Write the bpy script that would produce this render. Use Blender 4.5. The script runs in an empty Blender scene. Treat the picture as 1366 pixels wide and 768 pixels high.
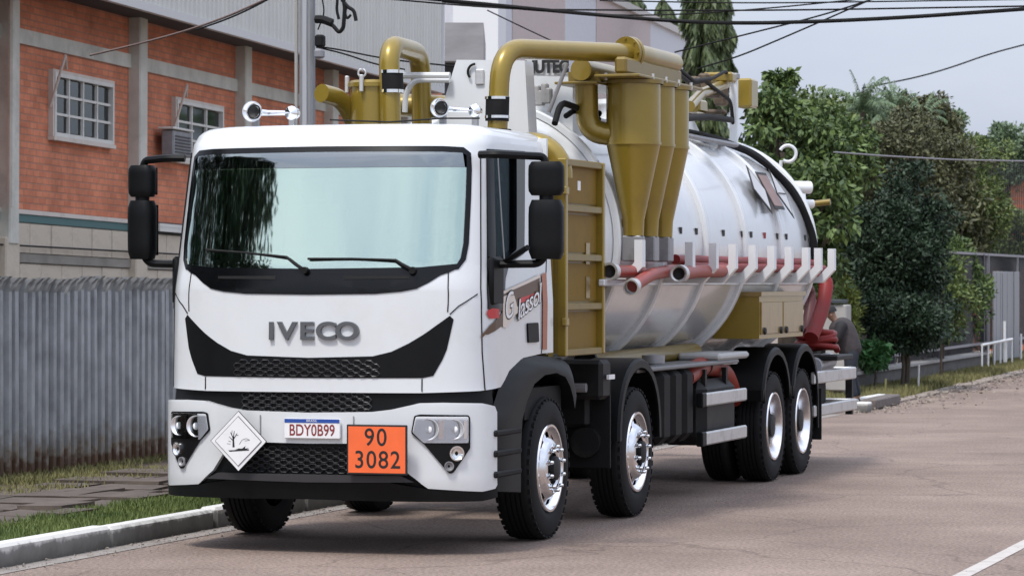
import bpy, bmesh, math, random
from mathutils import Vector, Matrix
from math import sin, cos, pi, radians
random.seed(7)
R = random.Random(11)
sc = bpy.context.scene
COL = sc.collection

# ------------------------------------------------------------------ camera
F_PX = 4376.2
CAM = Vector((7.9535, -20.8497, 1.8414))
YAW, PIT = 0.3043, -0.0019
cd = bpy.data.cameras.new("camera"); cam = bpy.data.objects.new("camera", cd); COL.objects.link(cam)
cam.location = CAM; cam.rotation_euler = (pi/2+PIT, 0, YAW)
cd.sensor_width = 36; cd.lens = F_PX/1366*36; cd.clip_start = .5; cd.clip_end = 3000
sc.camera = cam
cd.dof.use_dof = True; cd.dof.focus_distance = 23.5; cd.dof.aperture_fstop = 9
sc.render.resolution_x = 1024; sc.render.resolution_y = 575
sc.view_settings.view_transform = 'Standard'; sc.view_settings.look = 'None'
sc.view_settings.exposure = 0.36; sc.view_settings.gamma = 1

# ------------------------------------------------------------------ sky and sun (hazy bright day)
SUN_EL, SUN_AZ = radians(60), radians(196)      # azimuth clockwise from +y: behind the camera, on its left
w = bpy.data.worlds.new("World"); sc.world = w; w.use_nodes = True
nt = w.node_tree; nt.nodes.clear()
out = nt.nodes.new('ShaderNodeOutputWorld'); bg = nt.nodes.new('ShaderNodeBackground')
sky = nt.nodes.new('ShaderNodeTexSky'); sky.sky_type = 'NISHITA'; sky.sun_disc = False
sky.sun_elevation = SUN_EL; sky.sun_rotation = SUN_AZ; sky.air_density = 1.0; sky.dust_density = 3.0; sky.ozone_density = 1.5
mixc = nt.nodes.new('ShaderNodeMix'); mixc.data_type = 'RGBA'; mixc.inputs[0].default_value = .75
tc = nt.nodes.new('ShaderNodeTexCoord'); nz = nt.nodes.new('ShaderNodeTexNoise')
nz.inputs['Scale'].default_value = 2.2; nz.inputs['Detail'].default_value = 6; nz.inputs['Roughness'].default_value = .55
mp = nt.nodes.new('ShaderNodeMapping'); mp.inputs['Scale'].default_value = (1, 1, 3.0)
cr = nt.nodes.new('ShaderNodeValToRGB')
cr.color_ramp.elements[0].position = .35; cr.color_ramp.elements[0].color = (3.9, 4.35, 5.6, 1)
cr.color_ramp.elements[1].position = .70; cr.color_ramp.elements[1].color = (6.2, 6.5, 7.2, 1)
nt.links.new(tc.outputs['Generated'], mp.inputs[0]); nt.links.new(mp.outputs[0], nz.inputs[0])
nt.links.new(nz.outputs[0], cr.inputs[0])
sxyz = nt.nodes.new('ShaderNodeSeparateXYZ'); nt.links.new(tc.outputs['Generated'], sxyz.inputs[0])
grd = nt.nodes.new('ShaderNodeMapRange'); grd.inputs[1].default_value = .12; grd.inputs[2].default_value = .9; grd.inputs[3].default_value = 1.; grd.inputs[4].default_value = 2.3   # hazy overcast: brighter overhead
nt.links.new(sxyz.outputs[2], grd.inputs[0])
vm = nt.nodes.new('ShaderNodeVectorMath'); vm.operation = 'SCALE'; nt.links.new(cr.outputs[0], vm.inputs[0]); nt.links.new(grd.outputs[0], vm.inputs['Scale'])
nt.links.new(sky.outputs[0], mixc.inputs[6]); nt.links.new(vm.outputs[0], mixc.inputs[7])
nt.links.new(mixc.outputs[2], bg.inputs[0]); bg.inputs[1].default_value = .118
nt.links.new(bg.outputs[0], out.inputs[0])
sd = bpy.data.lights.new("sun", 'SUN'); sd.energy = 2.2; sd.angle = radians(10); sd.color = (1, .965, .91)
so = bpy.data.objects.new("sun", sd); COL.objects.link(so)
sdir = Vector((sin(SUN_AZ)*cos(SUN_EL), cos(SUN_AZ)*cos(SUN_EL), sin(SUN_EL)))
so.rotation_euler = sdir.to_track_quat('Z', 'Y').to_euler(); so.location = sdir*60

# ------------------------------------------------------------------ measuring helpers: a sight line met with a real plane
_fw = Vector((-sin(YAW)*cos(PIT), cos(YAW)*cos(PIT), sin(PIT))); _rt = Vector((cos(YAW), sin(YAW), 0)); _up = _rt.cross(_fw)
def ray(u, v): return _fw + _rt*((u-683)/F_PX) - _up*((v-384)/F_PX)
def at(u, v, x=None, y=None, z=None):
    d = ray(u, v)
    t = (x-CAM.x)/d.x if x is not None else (y-CAM.y)/d.y if y is not None else (z-CAM.z)/d.z
    return CAM + d*t
def proj(p):
    X = Vector(p)-CAM; d = X.dot(_fw)
    return 683+F_PX*X.dot(_rt)/d, 384-F_PX*X.dot(_up)/d
def at_d(u, v, dep): return CAM + ray(u, v)*dep

# ------------------------------------------------------------------ materials
MATS = {}
def mat(name, col, rough=.5, metal=0., var=.0, vscale=6., bump=0., bscale=40., coat=0., col2=None, spec=.5, trans=0., stretch=None, dirt=None):
    if name in MATS: return MATS[name]
    m = bpy.data.materials.new(name); m.use_nodes = True; n = m.node_tree; b = n.nodes['Principled BSDF']
    b.inputs['Base Color'].default_value = (*col, 1); b.inputs['Roughness'].default_value = rough; b.inputs['Metallic'].default_value = metal
    b.inputs['Specular IOR Level'].default_value = spec; b.inputs['Coat Weight'].default_value = coat; b.inputs['Coat Roughness'].default_value = .06
    b.inputs['Transmission Weight'].default_value = trans
    tcn = n.nodes.new('ShaderNodeTexCoord'); mpn = n.nodes.new('ShaderNodeMapping'); n.links.new(tcn.outputs['Object'], mpn.inputs[0])
    if stretch: mpn.inputs['Scale'].default_value = stretch
    src = None
    if var or col2:
        t = n.nodes.new('ShaderNodeTexNoise'); t.inputs['Scale'].default_value = vscale; t.inputs['Detail'].default_value = 6; t.inputs['Roughness'].default_value = .6
        n.links.new(mpn.outputs[0], t.inputs[0])
        r = n.nodes.new('ShaderNodeValToRGB'); r.color_ramp.elements[0].position = .3; r.color_ramp.elements[1].position = .7
        c2 = col2 or tuple(min(1, c*(1+var)) for c in col); c1 = col if col2 else tuple(c*(1-var) for c in col)
        r.color_ramp.elements[0].color = (*c1, 1); r.color_ramp.elements[1].color = (*c2, 1)
        n.links.new(t.outputs[0], r.inputs[0]); src = r.outputs[0]
    if dirt:   # (colour, amount, scale): grime in patches of its own
        t2 = n.nodes.new('ShaderNodeTexNoise'); t2.inputs['Scale'].default_value = dirt[2]; t2.inputs['Detail'].default_value = 8; t2.inputs['Roughness'].default_value = .7
        n.links.new(mpn.outputs[0], t2.inputs[0])
        r2 = n.nodes.new('ShaderNodeValToRGB'); r2.color_ramp.elements[0].position = .5; r2.color_ramp.elements[1].position = .8
        r2.color_ramp.elements[1].color = (dirt[1],)*3+(1,)
        n.links.new(t2.outputs[0], r2.inputs[0])
        mx = n.nodes.new('ShaderNodeMix'); mx.data_type = 'RGBA'
        n.links.new(r2.outputs[0], mx.inputs[0])
        if src: n.links.new(src, mx.inputs[6])
        else: mx.inputs[6].default_value = (*col, 1)
        mx.inputs[7].default_value = (*dirt[0], 1); src = mx.outputs[2]
    if src: n.links.new(src, b.inputs['Base Color'])
    if bump:
        t = n.nodes.new('ShaderNodeTexNoise'); t.inputs['Scale'].default_value = bscale; t.inputs['Detail'].default_value = 5
        n.links.new(mpn.outputs[0], t.inputs[0]); bp = n.nodes.new('ShaderNodeBump'); bp.inputs['Strength'].default_value = bump; bp.inputs['Distance'].default_value = .02
        n.links.new(t.outputs[0], bp.inputs['Height']); n.links.new(bp.outputs[0], b.inputs['Normal'])
    MATS[name] = m; return m
def M(n): return MATS[n]
mat('white_paint', (.655, .675, .685), .34, coat=.8, dirt=((.50, .48, .43), .35, 1.7), var=.03, vscale=1.1)
mat('white_steel', (.80, .81, .80), .4, coat=.2, dirt=((.42, .38, .33), .5, 5))
mat('tank_steel', (.72, .73, .74), .22, metal=.4, coat=.5, dirt=((.45, .42, .38), .3, 1.4), bump=.02, bscale=2.5)
mat('black_plastic', (.0035, .004, .0046), .48, var=.25, vscale=9, spec=.2)
mat('black_gloss', (.003, .0034, .004), .2, spec=.28)
mat('matte_black', (.004, .004, .0044), .7, spec=.3, dirt=((.018, .016, .014), .6, 4))
mat('chassis_black', (.005, .005, .0055), .55, spec=.35, dirt=((.04, .036, .03), .7, 5))
mat('rubber', (.005, .005, .0055), .75, spec=.3, bump=.1, bscale=90, dirt=((.02, .018, .016), .5, 6))
mat('gold_paint', (.27, .188, .024), .33, metal=.35, coat=.5, dirt=((.13, .085, .03), .5, 3.5), var=.08, vscale=2)
mat('gold_dirty', (.20, .138, .022), .45, metal=.2, coat=.2, dirt=((.12, .08, .035), .8, 5))
mat('khaki_panel', (.30, .215, .075), .28, metal=.55, coat=.3, dirt=((.13, .085, .04), .9, 5), stretch=(1, 3, .6))
mat('chrome', (.86, .87, .88), .09, metal=1)
mat('polished_alu', (.82, .82, .84), .18, metal=1, bump=.03, bscale=30)
mat('brushed_alu', (.62, .62, .61), .42, metal=.75, dirt=((.2, .19, .17), .6, 7))
mat('grey_steel', (.30, .30, .31), .45, metal=.4, dirt=((.1, .09, .08), .6, 6))
mat('badge_grey', (.16, .165, .17), .3, metal=.8)
mat('red_hose', (.20, .014, .012), .5, spec=.3, dirt=((.12, .04, .03), .7, 6))
mat('orange_hose', (.27, .034, .02), .45, dirt=((.25, .1, .07), .6, 9))
mat('orange_plate', (.84, .14, .035), .5, coat=.1, var=.05, vscale=10)
mat('plate_white', (.80, .80, .80), .4, dirt=((.5, .48, .44), .3, 20))
mat('plate_blue', (.02, .07, .32), .4)
mat('ink_black', (.012, .012, .012), .6)
mat('ink_red', (.22, .03, .03), .6)
mat('decal_brown', (.10, .055, .028), .45)
mat('decal_red', (.50, .03, .03), .45)
mat('decal_cream', (.68, .60, .52), .45)
mat('decal_copper', (.36, .12, .06), .4)
mat('interior_dark', (.02, .02, .022), .8)
mat('interior_grey', (.07, .07, .075), .85)
mat('lens', (.75, .77, .8), .12, metal=.7)
mat('amber', (.6, .2, .02), .3)
mat('mauve_plate', (.24, .15, .13), .5, var=.15)

def glass_mat(name, tint, refl, rough=.02):
    m = bpy.data.materials.new(name); m.use_nodes = True; n = m.node_tree; n.nodes.clear()
    o = n.nodes.new('ShaderNodeOutputMaterial'); t = n.nodes.new('ShaderNodeBsdfTransparent'); g = n.nodes.new('ShaderNodeBsdfGlossy')
    t.inputs[0].default_value = (*tint, 1); g.inputs[0].default_value = (.84, .97, .86, 1) if 'windscreen' in name else (.9, .95, .95, 1); g.inputs['Roughness'].default_value = rough
    x = n.nodes.new('ShaderNodeMixShader'); l = n.nodes.new('ShaderNodeFresnel'); l.inputs[0].default_value = 1.5
    mr = n.nodes.new('ShaderNodeMath'); mr.operation = 'ADD'; mr.inputs[1].default_value = refl; mr.use_clamp = True
    n.links.new(l.outputs[0], mr.inputs[0]); n.links.new(mr.outputs[0], x.inputs[0]); n.links.new(t.outputs[0], x.inputs[1]); n.links.new(g.outputs[0], x.inputs[2])
    n.links.new(x.outputs[0], o.inputs[0]); MATS[name] = m
glass_mat('windscreen_glass', (.74, .84, .78), .47, .03)
glass_mat('door_glass', (.35, .38, .40), -.35)
glass_mat('window_glass', (.14, .14, .15), .01, .05)
glass_mat('lamp_glass', (.99, .99, 1.), .0)

# ------------------------------------------------------------------ object helpers
def tag(o, label=None, cat=None, group=None, kind=None):
    if label: o['label'] = label
    if cat: o['category'] = cat
    if group: o['group'] = group
    if kind: o['kind'] = kind
    return o
def empty(name, loc=(0, 0, 0), rot=(0, 0, 0)):
    o = bpy.data.objects.new(name, None); COL.objects.link(o); o.location = loc; o.rotation_euler = rot; o.empty_display_size = .2; return o
def finish(me, smooth=35):
    if smooth:
        me.shade_smooth(); me.set_sharp_from_angle(angle=radians(smooth))
class MB:
    def __init__(s): s.v = []; s.f = []
    def add(s, vs, fs):
        o = len(s.v); s.v += [tuple(p) for p in vs]; s.f += [tuple(i+o for i in f) for f in fs]; return s
    def box(s, c, d, rot=None):
        x, y, z = d[0]/2, d[1]/2, d[2]/2
        vs = [Vector((i, j, k)) for i in (-x, x) for j in (-y, y) for k in (-z, z)]
        if rot is not None: vs = [rot @ q for q in vs]
        return s.add([q+Vector(c) for q in vs], [(0, 1, 3, 2), (4, 6, 7, 5), (0, 4, 5, 1), (2, 3, 7, 6), (0, 2, 6, 4), (1, 5, 7, 3)])
    def span(s, a, b): return s.box([(a[i]+b[i])/2 for i in range(3)], [abs(a[i]-b[i]) for i in range(3)])
    def rbox(s, c, d, r=.02, rot=None):
        """box with chamfered edges"""
        X, Y, Z = [q/2 for q in d]; r = min(r, X*.9, Y*.9, Z*.9); vs = []; idx = {}
        for i in (-1, 1):
            for j in (-1, 1):
                for k in (-1, 1):
                    for ax, p in enumerate(((i*X, j*(Y-r), k*(Z-r)), (i*(X-r), j*Y, k*(Z-r)), (i*(X-r), j*(Y-r), k*Z))):
                        idx[(i, j, k, ax)] = len(vs); vs.append(Vector(p))
        fs = []; g = idx
        for i in (-1, 1):
            fs.append([g[(i, a, b, 0)] for a, b in ((-1, -1), (1, -1), (1, 1), (-1, 1))])
            fs.append([g[(a, i, b, 1)] for a, b in ((-1, -1), (1, -1), (1, 1), (-1, 1))])
            fs.append([g[(a, b, i, 2)] for a, b in ((-1, -1), (1, -1), (1, 1), (-1, 1))])
            for j in (-1, 1):
                fs.append([g[(i, j, -1, 0)], g[(i, j, 1, 0)], g[(i, j, 1, 1)], g[(i, j, -1, 1)]])
                fs.append([g[(i, -1, j, 0)], g[(i, 1, j, 0)], g[(i, 1, j, 2)], g[(i, -1, j, 2)]])
                fs.append([g[(-1, i, j, 1)], g[(1, i, j, 1)], g[(1, i, j, 2)], g[(-1, i, j, 2)]])
                for k in (-1, 1): fs.append([g[(i, j, k, 0)], g[(i, j, k, 1)], g[(i, j, k, 2)]])
        # orient outward
        fo = []
        for f in fs:
            n = (vs[f[1]]-vs[f[0]]).cross(vs[f[2]]-vs[f[0]]); cc = sum((vs[q] for q in f), Vector())/len(f)
            fo.append(f if n.dot(cc) > 0 else f[::-1])
        if rot is not None: vs = [rot @ q for q in vs]
        return s.add([q+Vector(c) for q in vs], fo)
    def tube(s, pts, r, n=12, cap=True, closed=False):
        pts = [Vector(p) for p in pts]; rs = r if isinstance(r, (list, tuple)) else [r]*len(pts)
        N = len(pts); vs = []; fs = []; ref = None
        for i, p in enumerate(pts):
            if closed: t = pts[(i+1) % N]-pts[i-1]
            else: t = pts[min(i+1, N-1)]-pts[max(i-1, 0)]
            t.normalize()
            if ref is None: ref = Vector((0, 0, 1)) if abs(t.z) < .9 else Vector((1, 0, 0))
            a = t.cross(ref); a.normalize(); b = t.cross(a); ref = -b if False else ref
            # keep frame steady
            if i and a.dot(pa) < 0: a = -a; b = -b
            pa = a
            for k in range(n):
                q = 2*pi*k/n; vs.append(p+(a*cos(q)+b*sin(q))*rs[i])
        for i in range(N if closed else N-1):
            j = (i+1) % N
            for k in range(n): fs.append((i*n+k, i*n+(k+1) % n, j*n+(k+1) % n, j*n+k))
        if cap and not closed: fs += [tuple(range(n))[::-1], tuple((N-1)*n+k for k in range(n))]
        return s.add(vs, fs)
    def cyl(s, a, b, r, n=16, r2=None): return s.tube([a, b], [r, r if r2 is None else r2], n)
    def lathe(s, prof, org, axis, n=32, skip=None, a0=0, a1=2*pi):
        """prof: list of (along, radius)"""
        ax = Vector(axis).normalized(); rf = Vector((0, 0, 1)) if abs(ax.z) < .9 else Vector((0, 1, 0))
        A = ax.cross(rf).normalized(); B = ax.cross(A); org = Vector(org); vs = []; fs = []
        full = abs(a1-a0-2*pi) < 1e-6; m = n if full else n+1
        for (h, r) in prof:
            for k in range(m):
                q = a0+(a1-a0)*k/n; vs.append(org+ax*h+(A*cos(q)+B*sin(q))*r)
        for i in range(len(prof)-1):
            for k in range(n):
                if skip and skip(i, k): continue
                k2 = (k+1) % m
                fs.append((i*m+k, i*m+k2, (i+1)*m+k2, (i+1)*m+k))
        return s.add(vs, fs)
    def prism(s, poly, o, ex, ey, h):
        """poly (a,b) in plane o+a*ex+b*ey, extruded by vector h"""
        o = Vector(o); ex = Vector(ex); ey = Vector(ey); h = Vector(h)
        if ex.cross(ey).dot(h) < 0: poly = poly[::-1]
        n = len(poly); vs = [o+ex*a+ey*b for a, b in poly]; vs += [v+h for v in vs]
        return s.add(vs, [tuple(range(n))[::-1], tuple(range(n, 2*n))]+[(i, (i+1) % n, (i+1) % n+n, i+n) for i in range(n)])
    def build(s, name, m, parent=None, smooth=35, **kw):
        me = bpy.data.meshes.new(name); me.from_pydata(s.v, [], s.f); me.materials.append(M(m) if isinstance(m, str) else m)
        finish(me, smooth); o = bpy.data.objects.new(name, me); COL.objects.link(o)
        if parent is not None: o.parent = parent
        return tag(o, **kw)
def recalc(o):
    bm = bmesh.new(); bm.from_mesh(o.data); bmesh.ops.recalc_face_normals(bm, faces=bm.faces); bm.to_mesh(o.data); bm.free(); return o
def copy_tree(o, parent=None):
    c = o.copy(); COL.objects.link(c); c.parent = parent
    for ch in list(o.children): copy_tree(ch, c)
    return c
def arc(c, r, a0, a1, n, ex, ey):
    c = Vector(c); ex = Vector(ex); ey = Vector(ey)
    return [c+ex*(r*cos(a0+(a1-a0)*i/n))+ey*(r*sin(a0+(a1-a0)*i/n)) for i in range(n+1)]
def fillet(pts, rad, n=6):
    """round the corners of a polyline"""
    pts = [Vector(p) for p in pts]; o = [pts[0]]
    for i in range(1, len(pts)-1):
        a = pts[i-1]-pts[i]; b = pts[i+1]-pts[i]; r = min(rad, a.length*.49, b.length*.49)
        p0 = pts[i]+a.normalized()*r; p2 = pts[i]+b.normalized()*r
        for k in range(n+1):
            t = k/n; o.append(p0*(1-t)**2+pts[i]*2*t*(1-t)+p2*t*t)
    o.append(pts[-1]); return o
def text(body, name, size, m, parent, loc, rot, depth=.003, sx=1., bold=0., spacing=1., shear=0):
    cu = bpy.data.curves.new(name, 'FONT'); cu.body = body; cu.size = size; cu.extrude = depth; cu.offset = bold; cu.align_x = 'CENTER'; cu.align_y = 'CENTER'
    cu.space_character = spacing; cu.shear = shear
    t = bpy.data.objects.new(name, cu); COL.objects.link(t); bpy.context.view_layer.update()
    me = bpy.data.meshes.new_from_object(t.evaluated_get(bpy.context.evaluated_depsgraph_get())); bpy.data.objects.remove(t)
    me.name = name; me.materials.clear(); me.materials.append(M(m)); o = bpy.data.objects.new(name, me); COL.objects.link(o)
    o.location = loc; o.rotation_euler = rot; o.scale = (sx, 1, 1); o.parent = parent; return o

# ================================================================== GROUND
def node_mat(name, fn):
    m = bpy.data.materials.new(name); m.use_nodes = True; fn(m.node_tree, m.node_tree.nodes['Principled BSDF']); MATS[name] = m; return m
def asphalt(n, b):
    N = n.nodes.new; L = n.links.new
    tcn = N('ShaderNodeTexCoord')
    big = N('ShaderNodeTexNoise'); big.inputs['Scale'].default_value = .45; big.inputs['Detail'].default_value = 7; big.inputs['Roughness'].default_value = .62; L(tcn.outputs['Object'], big.inputs[0])
    fine = N('ShaderNodeTexNoise'); fine.inputs['Scale'].default_value = 38; fine.inputs['Detail'].default_value = 4; L(tcn.outputs['Object'], fine.inputs[0])
    vor = N('ShaderNodeTexVoronoi'); vor.inputs['Scale'].default_value = 75; L(tcn.outputs['Object'], vor.inputs[0])
    r = N('ShaderNodeValToRGB'); e = r.color_ramp.elements; e[0].position = .3; e[0].color = (.175, .129, .106, 1); e[1].position = .72; e[1].color = (.33, .255, .215, 1); L(big.outputs[0], r.inputs[0])
    r2 = N('ShaderNodeValToRGB'); e = r2.color_ramp.elements; e[0].position = .28; e[0].color = (.42, .42, .42, 1); e[1].position = .72; e[1].color = (1.45, 1.42, 1.38, 1); L(fine.outputs[0], r2.inputs[0])
    mx = N('ShaderNodeMix'); mx.data_type = 'RGBA'; mx.blend_type = 'MULTIPLY'; mx.inputs[0].default_value = .9; L(r.outputs[0], mx.inputs[6]); L(r2.outputs[0], mx.inputs[7])
    # cracks
    dis = N('ShaderNodeTexNoise'); dis.inputs['Scale'].default_value = 1.3; dis.inputs['Detail'].default_value = 5; L(tcn.outputs['Object'], dis.inputs[0])
    ad = N('ShaderNodeMix'); ad.data_type = 'RGBA'; ad.inputs[0].default_value = .35; L(tcn.outputs['Object'], ad.inputs[6]); L(dis.outputs['Color'], ad.inputs[7])
    v2 = N('ShaderNodeTexVoronoi'); v2.feature = 'DISTANCE_TO_EDGE'; v2.inputs['Scale'].default_value = .55; L(ad.outputs[2], v2.inputs[0])
    r3 = N('ShaderNodeValToRGB'); e = r3.color_ramp.elements; e[0].position = .0; e[0].color = (.52, .5, .48, 1); e[1].position = .007; e[1].color = (1, 1, 1, 1); L(v2.outputs[0], r3.inputs[0])
    mx2 = N('ShaderNodeMix'); mx2.data_type = 'RGBA'; mx2.blend_type = 'MULTIPLY'; mx2.inputs[0].default_value = .7; L(mx.outputs[2], mx2.inputs[6]); L(r3.outputs[0], mx2.inputs[7])
    L(mx2.outputs[2], b.inputs['Base Color']); b.inputs['Roughness'].default_value = .85
    bp = N('ShaderNodeBump'); bp.inputs['Strength'].default_value = .8; bp.inputs['Distance'].default_value = .014; L(vor.outputs[0], bp.inputs['Height']); L(bp.outputs[0], b.inputs['Normal'])
node_mat('asphalt', asphalt)
mat('earth', (.055, .038, .026), .95, col2=(.11, .08, .055), vscale=2.5, bump=.6, bscale=18)
mat('pale_dirt', (.20, .165, .135), .95, col2=(.34, .29, .25), vscale=1.2, bump=.4, bscale=20)
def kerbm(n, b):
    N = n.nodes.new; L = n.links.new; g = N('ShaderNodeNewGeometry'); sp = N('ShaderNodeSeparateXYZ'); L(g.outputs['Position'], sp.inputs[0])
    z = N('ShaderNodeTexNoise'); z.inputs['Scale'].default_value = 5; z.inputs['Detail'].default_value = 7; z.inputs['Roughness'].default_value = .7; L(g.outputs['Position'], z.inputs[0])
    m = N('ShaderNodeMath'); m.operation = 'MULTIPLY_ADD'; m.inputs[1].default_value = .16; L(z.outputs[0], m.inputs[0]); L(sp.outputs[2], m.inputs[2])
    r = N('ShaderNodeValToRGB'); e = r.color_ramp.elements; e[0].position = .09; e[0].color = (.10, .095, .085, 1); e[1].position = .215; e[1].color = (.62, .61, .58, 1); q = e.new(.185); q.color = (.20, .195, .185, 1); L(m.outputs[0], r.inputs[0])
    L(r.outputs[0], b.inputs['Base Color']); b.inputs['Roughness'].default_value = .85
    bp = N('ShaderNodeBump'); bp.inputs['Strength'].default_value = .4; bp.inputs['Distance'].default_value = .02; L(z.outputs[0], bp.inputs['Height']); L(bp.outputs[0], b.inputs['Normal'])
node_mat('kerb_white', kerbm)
mat('gutter', (.25, .225, .205), .85, var=.25, vscale=3, bump=.3, bscale=40)
mat('slab_stone', (.06, .046, .036), .9, col2=(.125, .098, .08), vscale=3, bump=.5, bscale=14)
mat('grass', (.065, .105, .022), .7, col2=(.14, .18, .045), vscale=1.3)
mat('grass_dry', (.13, .13, .045), .8, col2=(.24, .22, .09), vscale=.9)
mat('road_white', (.46, .43, .40), .8, dirt=((.25, .21, .19), 1., 7))
def sheet(name, pts, z, m, kind='structure', parent=None, sub=0):
    b = MB(); b.add([(x, y, z) for x, y in pts], [tuple(range(len(pts)))]); return b.build(name, m, parent, 0, kind=kind)
sheet('terrain', [(-700, -300), (900, -300), (900, 1500), (-700, 1500)], -.012, 'pale_dirt')
KX = -1.5
def kx(y): return KX if y < 27 else KX-.02*(y-27)
sheet('road', [(KX-.1, -60), (14, -60), (14, 160), (-4.9, 160), (-2.5, 60), (-2.0, 46), (-1.45, 33), (-1.35, 27), (KX-.1, 26)], 0, 'asphalt')
sheet('gutter_strip', [(KX-.02, -12), (KX+.20, -12), (KX+.20, 24), (KX-.02, 24)], .004, 'gutter')
b = MB()
for (y0, y1) in ((-30, 2.6),):
    n = 40; ys = [y0+(y1-y0)*i/n for i in range(n+1)]
    for i in range(n):
        j0 = R.uniform(-.012, .012); b.add([(4.42+j0, ys[i], .004), (4.53+j0, ys[i], .004), (4.53+j0, ys[i+1], .004), (4.42+j0, ys[i+1], .004)], [(0, 1, 2, 3)])
b.build('lane_line', 'road_white', None, 0, kind='structure')
# verge (raised soil body from kerb to fence)
b = MB(); b.span((KX-.13, -14, -.01), (-40, 27, .12)); b.build('verge', 'earth', None, 0, kind='structure')
b = MB(); n = 30
# far verge: dry soil and grass beside the plain edge of the road
pl = [(-1.35, 27.0), (-1.5, 33), (-2.05, 46), (-2.6, 60), (-5, 150), (-60, 150), (-60, 27.0)]
b.prism(pl, (0, 0, -.01), (1, 0, 0), (0, 1, 0), (0, 0, .035)); b.build('far_verge', 'pale_dirt', None, 0, kind='structure')
# kerb stones
kerb = empty('kerb', (KX, 0, 0)); tag(kerb, kind='structure')
y = -9.42
while y < 26.5:
    b = MB(); L_ = 1.88; dz = R.uniform(-.006, .006); dx = R.uniform(-.008, .008)
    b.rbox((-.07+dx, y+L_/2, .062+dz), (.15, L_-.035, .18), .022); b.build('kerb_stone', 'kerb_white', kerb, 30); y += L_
tag(MB().rbox((0, 0, 0), (.22, 2.3, .15), .02, Matrix.Rotation(.035, 3, 'Z')).build('kerb_block', mat('dark_kerb', (.13, .11, .10), .85, var=.3, bump=.4), None, 30),
    'loose grey brown kerb stone lying at the road edge behind the truck', 'kerb stone').location = at(1180, 541, z=.02)+Vector((-.05, 0, .06))
b = MB()
b.rbox((0, 0, 0), (.2, .25, .16), .02); o = b.build('kerb_block', 'kerb_white', None, 30); o.location = at(1152, 546, z=.04)+Vector((0, 0, .03)); tag(o, 'short pale kerb stub at the left end of the dark loose kerb stone', 'kerb stone')
# stone slab walk
walk = empty('stone_walk', (0, 0, .13)); tag(walk, kind='structure')
rs = random.Random(5)
yy = -4.0
while yy < 17:
    hgt = rs.uniform(.45, .75); xx = -4.15
    while xx < -2.35:
        wd = rs.uniform(.35, .75); x1 = min(xx+wd, -2.2); g = .03
        j = lambda: rs.uniform(-.05, .05)
        poly = [(xx+g+j(), yy+g+j()), ((xx+x1)/2, yy+g+j()), (x1-g+j(), yy+g+j()), (x1-g+j(), yy+hgt-g+j()), ((xx+x1)/2, yy+hgt-g+j()), (xx+g+j(), yy+hgt-g+j())]
        h = rs.uniform(.015, .055); bb = MB(); bb.prism(poly, (0, 0, -.01), (1, 0, 0), (0, 1, 0), (rs.uniform(-.01, .01), rs.uniform(-.01, .01), h)); bb.build('stone_slab', 'slab_stone', walk, 0)
        xx = x1
        if xx > -2.5: break
    yy += hgt
# grass blades
def blades(name, region, n, hmin, hmax, m, z0, seed, width=.012, dens=None):
    rr = random.Random(seed); b = MB(); vs = b.v; fs = b.f
    c = 0
    while c < n:
        x, y = region(rr)
        if dens and rr.random() > dens(x, y): continue
        c += 1
        h = rr.uniform(hmin, hmax); a = rr.uniform(0, 2*pi); lx, ly = rr.uniform(-.5, .5)*h, rr.uniform(-.5, .5)*h
        wx, wy = cos(a)*width, sin(a)*width; i = len(vs)
        vs += [(x-wx, y-wy, z0), (x+wx, y+wy, z0), (x+lx, y+ly, z0+h)]; fs.append((i, i+1, i+2))
    return b.build(name, m, None, 0, kind='stuff', cat='grass')
from mathutils import noise
nn = lambda x, y, s=1.: noise.noise(Vector((x*s, y*s, 3.1)))
tag(blades('grass', lambda r: (r.uniform(-2.45, -1.63), r.uniform(-4, 20)), 60000, .025, .075, 'grass', .125, 3, .009, lambda x, y: 1 if x > -2.15 else .5+nn(x, y, 2)), 'short green grass strip between the kerb and the stone walk')
tag(blades('grass', lambda r: (r.uniform(-4.95, -3.6), r.uniform(1, 20)), 22000, .02, .07, 'grass_dry', .125, 4, .01, lambda x, y: .35+nn(x, y, 1.5)), 'sparse dry grass along the foot of the corrugated steel fence')
tag(blades('grass', lambda r: (-1.5-.042*((yy_ := r.uniform(27, 62))-27)-r.uniform(0, 1.75)**1.0, yy_), 52000, .03, .15, 'grass_dry', .022, 5, .014, lambda x, y: .45+1.2*nn(x*2, y, .5)), 'patchy dry grass on the verge beyond the truck')

# loose grit along the gutter and the broken far edge of the road
rg = random.Random(77); b = MB()
def grit(x, y, z, s):
    q = [Vector((rg.uniform(-1, 1), rg.uniform(-1, 1), rg.uniform(0, 1)))*s for _ in range(4)]; o = Vector((x, y, z)); b.add([o+v for v in q], [(0, 1, 2), (0, 3, 1), (1, 3, 2), (0, 2, 3)])
for _ in range(2600): grit(KX+.02+abs(rg.gauss(0, .16)), rg.uniform(-4, 22), .006, rg.uniform(.004, .016))
for _ in range(2200): y_ = rg.uniform(24, 60); grit(-1.35-.04*(y_-27)+abs(rg.gauss(0, .5))-.15, y_, .01, rg.uniform(.01, .045))
for _ in range(2500): grit(rg.uniform(-1, 6), rg.uniform(-3, 26), .003, rg.uniform(.003, .009))
tag(b.build('grit', 'pale_dirt', None, 0, kind='stuff', cat='grit'), 'loose grit scattered in the gutter and on the road')

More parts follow.
